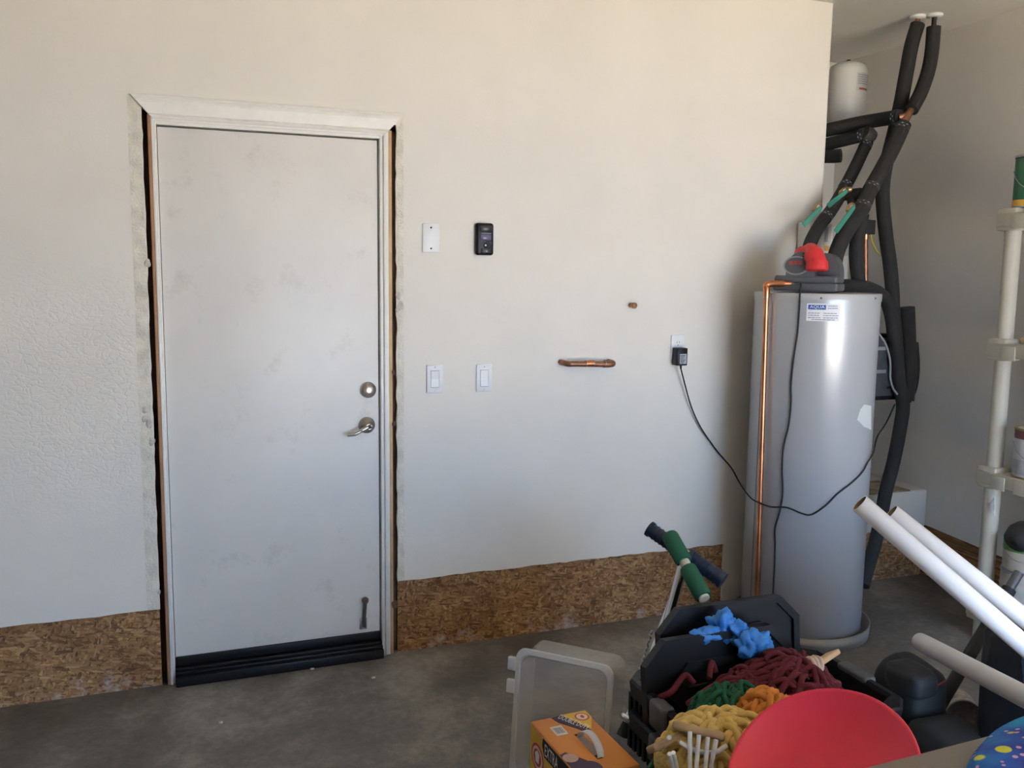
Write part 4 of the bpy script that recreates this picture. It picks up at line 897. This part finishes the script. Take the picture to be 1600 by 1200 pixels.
mm = N(nt, 'ShaderNodeMath', operation='MULTIPLY'); nt.links.new(ramp(nt, v2.outputs['Distance'], [(.25, (1, 1, 1)), (.32, (0, 0, 0))]), mm.inputs[0])
g_ = N(nt, 'ShaderNodeMath', operation='GREATER_THAN'); g_.inputs[1].default_value = .55; nt.links.new(sp3.outputs[0], g_.inputs[0]); nt.links.new(g_.outputs[0], mm.inputs[1])
nt.links.new(mix(nt, mm.outputs[0], cc, (.65, .35, .50)), b.inputs['Base Color'])
cs = G(1752, 1222, .675)
bm = bmesh.new(); bmesh.ops.create_icosphere(bm, subdivisions=5, radius=1)
for v_ in bm.verts:
    d_ = v_.co; k = 1+.05*noise.noise(d_*2.5); sx = lambda q, e: math.copysign(abs(q)**e, q)
    v_.co = Vector((sx(d_.x, .75)*.30*k, sx(d_.y, .75)*.22*k, sx(d_.z, .85)*.055*k))
bm.verts.index_update(); ro = Matrix.Rotation(.25, 3, 'Z')
mb = MB().add([cs+ro @ v_.co for v_ in bm.verts], [[v_.index for v_ in f.verts] for f in bm.faces], True); bm.free()
tag(mb.build('printed_cushion', m, None, (cs.x, cs.y, .62)), 'blue cushion with colourful sea creature print at bottom right corner', 'cushion')
# --- white cardboard tubes and pale pvc pipe
CARD = mat('tube_white', (.92, .92, .94), .4); KR = mat('kraft_inside', (.34, .22, .13), .9)
def wtube(a, b, r, nm, label, m, inner, grp=None):
    t = thing(nm, label, 'tube', a, grp); a = Vector(a); b = Vector(b); d = (b-a).normalized()
    MB().lathe([(r*.90, .03), (r*.90, 0), (r, 0), (r, (b-a).length), (r*.9, (b-a).length)], a, d, 28, cap=False).build('wall', m, t)
    MB().lathe([(r*.895, .0005), (r*.895, .3), (.001, .3)], a, d, 28, cap=False).build('inside', inner, t)
a1 = S(1343, 786, 2.60); b1_ = S(1600, 1008, 2.52); b1_ = b1_+(b1_-a1)*.8
wtube(a1, b1_, .0285, 'cardboard_tube', 'front white cardboard tube with open brown end', CARD, KR, 'white cardboard tubes')
a2 = S(1392, 801, 2.66); b2_ = S(1612, 975, 2.58); b2_ = b2_+(b2_-a2)*.8
wtube(a2, b2_, .0275, 'cardboard_tube', 'rear white cardboard tube, its end set back behind the other', CARD, KR, 'white cardboard tubes')
a3 = S(1436, 1002, 2.55); b3_ = S(1600, 1088, 2.1); b3_ = b3_+(b3_-a3)*.3
t = thing('pvc_pipe', 'pale grey capped plastic pipe below the white tubes', 'tube', a3); d = (b3_-a3).normalized()
MB().lathe([(.010, -.004), (.020, -.002), (.025, .004), (.026, .03), (.026, (b3_-a3).length)], a3, d, 28).build('pipe', mat('pvc', (.58, .59, .62), .4), t)
# --- dark bag the tubes rest on, at the right edge
p = S(1650, 1050, 2.78); m = mat('navy_fabric', (.010, .014, .024), .8, var=.6, scale=16, bump=.3, bscale=40)
bm = bmesh.new(); bmesh.ops.create_icosphere(bm, subdivisions=4, radius=1)
for v_ in bm.verts:
    d_ = v_.co.copy(); k = 1+.12*noise.noise(d_*3); v_.co = Vector((math.copysign(abs(d_.x)**.6, d_.x)*.20*k, math.copysign(abs(d_.y)**.6, d_.y)*.16*k, math.copysign(abs(d_.z)**.5, d_.z)*.29*k))
bm.verts.index_update(); cb = Vector((p.x, p.y, .30))
t = thing('navy_bag', 'tall dark navy bag with blue patches under the white tubes', 'bag', (p.x, p.y, 0))
MB().add([cb+v_.co for v_ in bm.verts], [[v_.index for v_ in f.verts] for f in bm.faces], True).build('body', m, t); bm.free()
MB().bevbox((p.x-.19, p.y-.10, .30), (p.x-.13, p.y-.02, .52), .02).build('blue_patch', mat('patch_blue', (.04, .12, .26), .7, var=.4, scale=30), t)
# --- vacuum wand
a = S(1592, 895, 3.25); b = S(1462, 1112, 3.12)
t = thing('vacuum_wand', 'black vacuum wand leaning by the shelf unit', 'vacuum wand', (b.x, b.y, 0)); b.z = max(b.z, .03)
MB().tube([a, a+(b-a)*.35], .017, 12).build('upper_tube', mat('wand_grey', (.10, .10, .11), .35, .4), t); MB().tube([a+(b-a)*.12, a+(b-a)*.2], .024, 12).build('collar', BLACKM, t)
MB().tube([a+(b-a)*.33, b], .022, 12).build('lower_tube', BLACKM, t)
MB().bevbox((b.x-.03, b.y-.03, 0), (b.x+.07, b.y+.05, .04), .015).build('floor_head', BLACKM, t)
hd0 = S(1596, 838, 3.25); MB().lathe([(.01, -.05), (.045, -.035), (.052, 0), (.045, .035), (.01, .05)], hd0, (1, .2, .4), 20).build('hand_grip', BLACKM, t)
# --- black car seat and small clutter
p = G(1420, 1100, .17); t = thing('black_bag', 'black padded bag with rounded top behind the tote', 'bag', (p.x, p.y, 0))
def blob(c, s, e, seed, sub=4):
    bm = bmesh.new(); bmesh.ops.create_icosphere(bm, subdivisions=sub, radius=1)
    for v_ in bm.verts:
        d_ = v_.co.copy(); k = 1+.06*noise.noise(d_*2+Vector((seed, 0, 0))); v_.co = Vector([math.copysign(abs(d_[i])**e, d_[i])*s[i]*k for i in range(3)])
    bm.verts.index_update(); mb = MB().add([Vector(c)+v_.co for v_ in bm.verts], [[v_.index for v_ in f.verts] for f in bm.faces], True); bm.free(); return mb
SEAT = mat('seat_black', (.016, .016, .017), .65)
blob((p.x, p.y, .165), (.085, .11, .165), .55, 1).build('body', SEAT, t)
blob((p.x-.05, p.y-.05, .29), (.06, .08, .05), .6, 4).build('top_flap', SEAT, t)
blob((p.x-.02, p.y-.20, .10), (.11, .12, .10), .6, 2).build('base_pad', mat('seat_grey', (.022, .024, .026), .75), t)
MB().tube([(p.x-.03, p.y-.12, .285), (p.x+.03, p.y-.115, .30)], .003, 6).build('red_piping', mat('piping_red', (.25, .03, .02), .6), t)
p = G(1420, 1058, .0); q = G(1421, 1063, .0)
cn = MB().lathe([(.042, 0), (.042, .006), (.030, .008), (.010, .11), (.008, .112)], (q.x, q.y, 0), n=20); tag(cn.build('small_cone', mat('cone_cream', (.60, .56, .45), .6), None, (q.x, q.y, 0)), 'small cream plastic cone standing on the floor', 'cone')
p = G(1505, 1150, .0); t = thing('tin_can', 'tin can on its side with grey lid toward camera', 'can', (p.x, p.y, 0)); ax = Vector((-.55, -.8, .12)).normalized(); c0 = Vector((p.x, p.y, .068))
MB().lathe([(.062, -.14), (.062, 0)], c0, ax, 32).build('body', mat('tin_label', (.40, .33, .29), .5, var=.6, scale=40), t)
MB().lathe([(.064, -.004), (.065, .002), (.060, .004), (.058, 0), (.001, 0)], c0, ax, 32, cap=False).build('lid', mat('can_lid', (.20, .205, .20), .5), t)
p = G(1490, 1165, .03); 
t = tag(blob((p.x, p.y, .045), (.06, .045, .045), .8, 7).build('red_cloth', mat('red_cloth', (.24, .012, .015), .7), None, (p.x, p.y, 0)), 'dark red cloth bundle beneath the tin can', 'cloth')
p = G(1452, 1128, 0); tag(MB().prism([(p.x-.03, p.y, 0), (p.x+.07, p.y-.03, 0), (p.x-.02, p.y+.03, .13)], (.004, .008, 0)).build('white_card', mat('card_white', (.60, .57, .50), .7), None, p), 'white folded card wedged by the wand foot', 'card')
random.seed(11)
for i, (px, py) in enumerate(((488, 1046), (583, 1060), (497, 1036), (1322, 1012), (1334, 1008), (1300, 1022), (345, 1130), (590, 1022), (600, 1025))):
    p = G(px, py, 0); tag(blob((p.x, p.y, .003), (.007+.006*random.random(), .006, .004), .8, i, 1).build('plaster_crumb', PLAST, None, (p.x, p.y, 0)), ('tiny pale plaster crumb on the floor before the door' if px < 700 else 'tiny pale plaster crumb on the floor beside the drain pan'), 'debris', 'plaster crumbs on the floor')
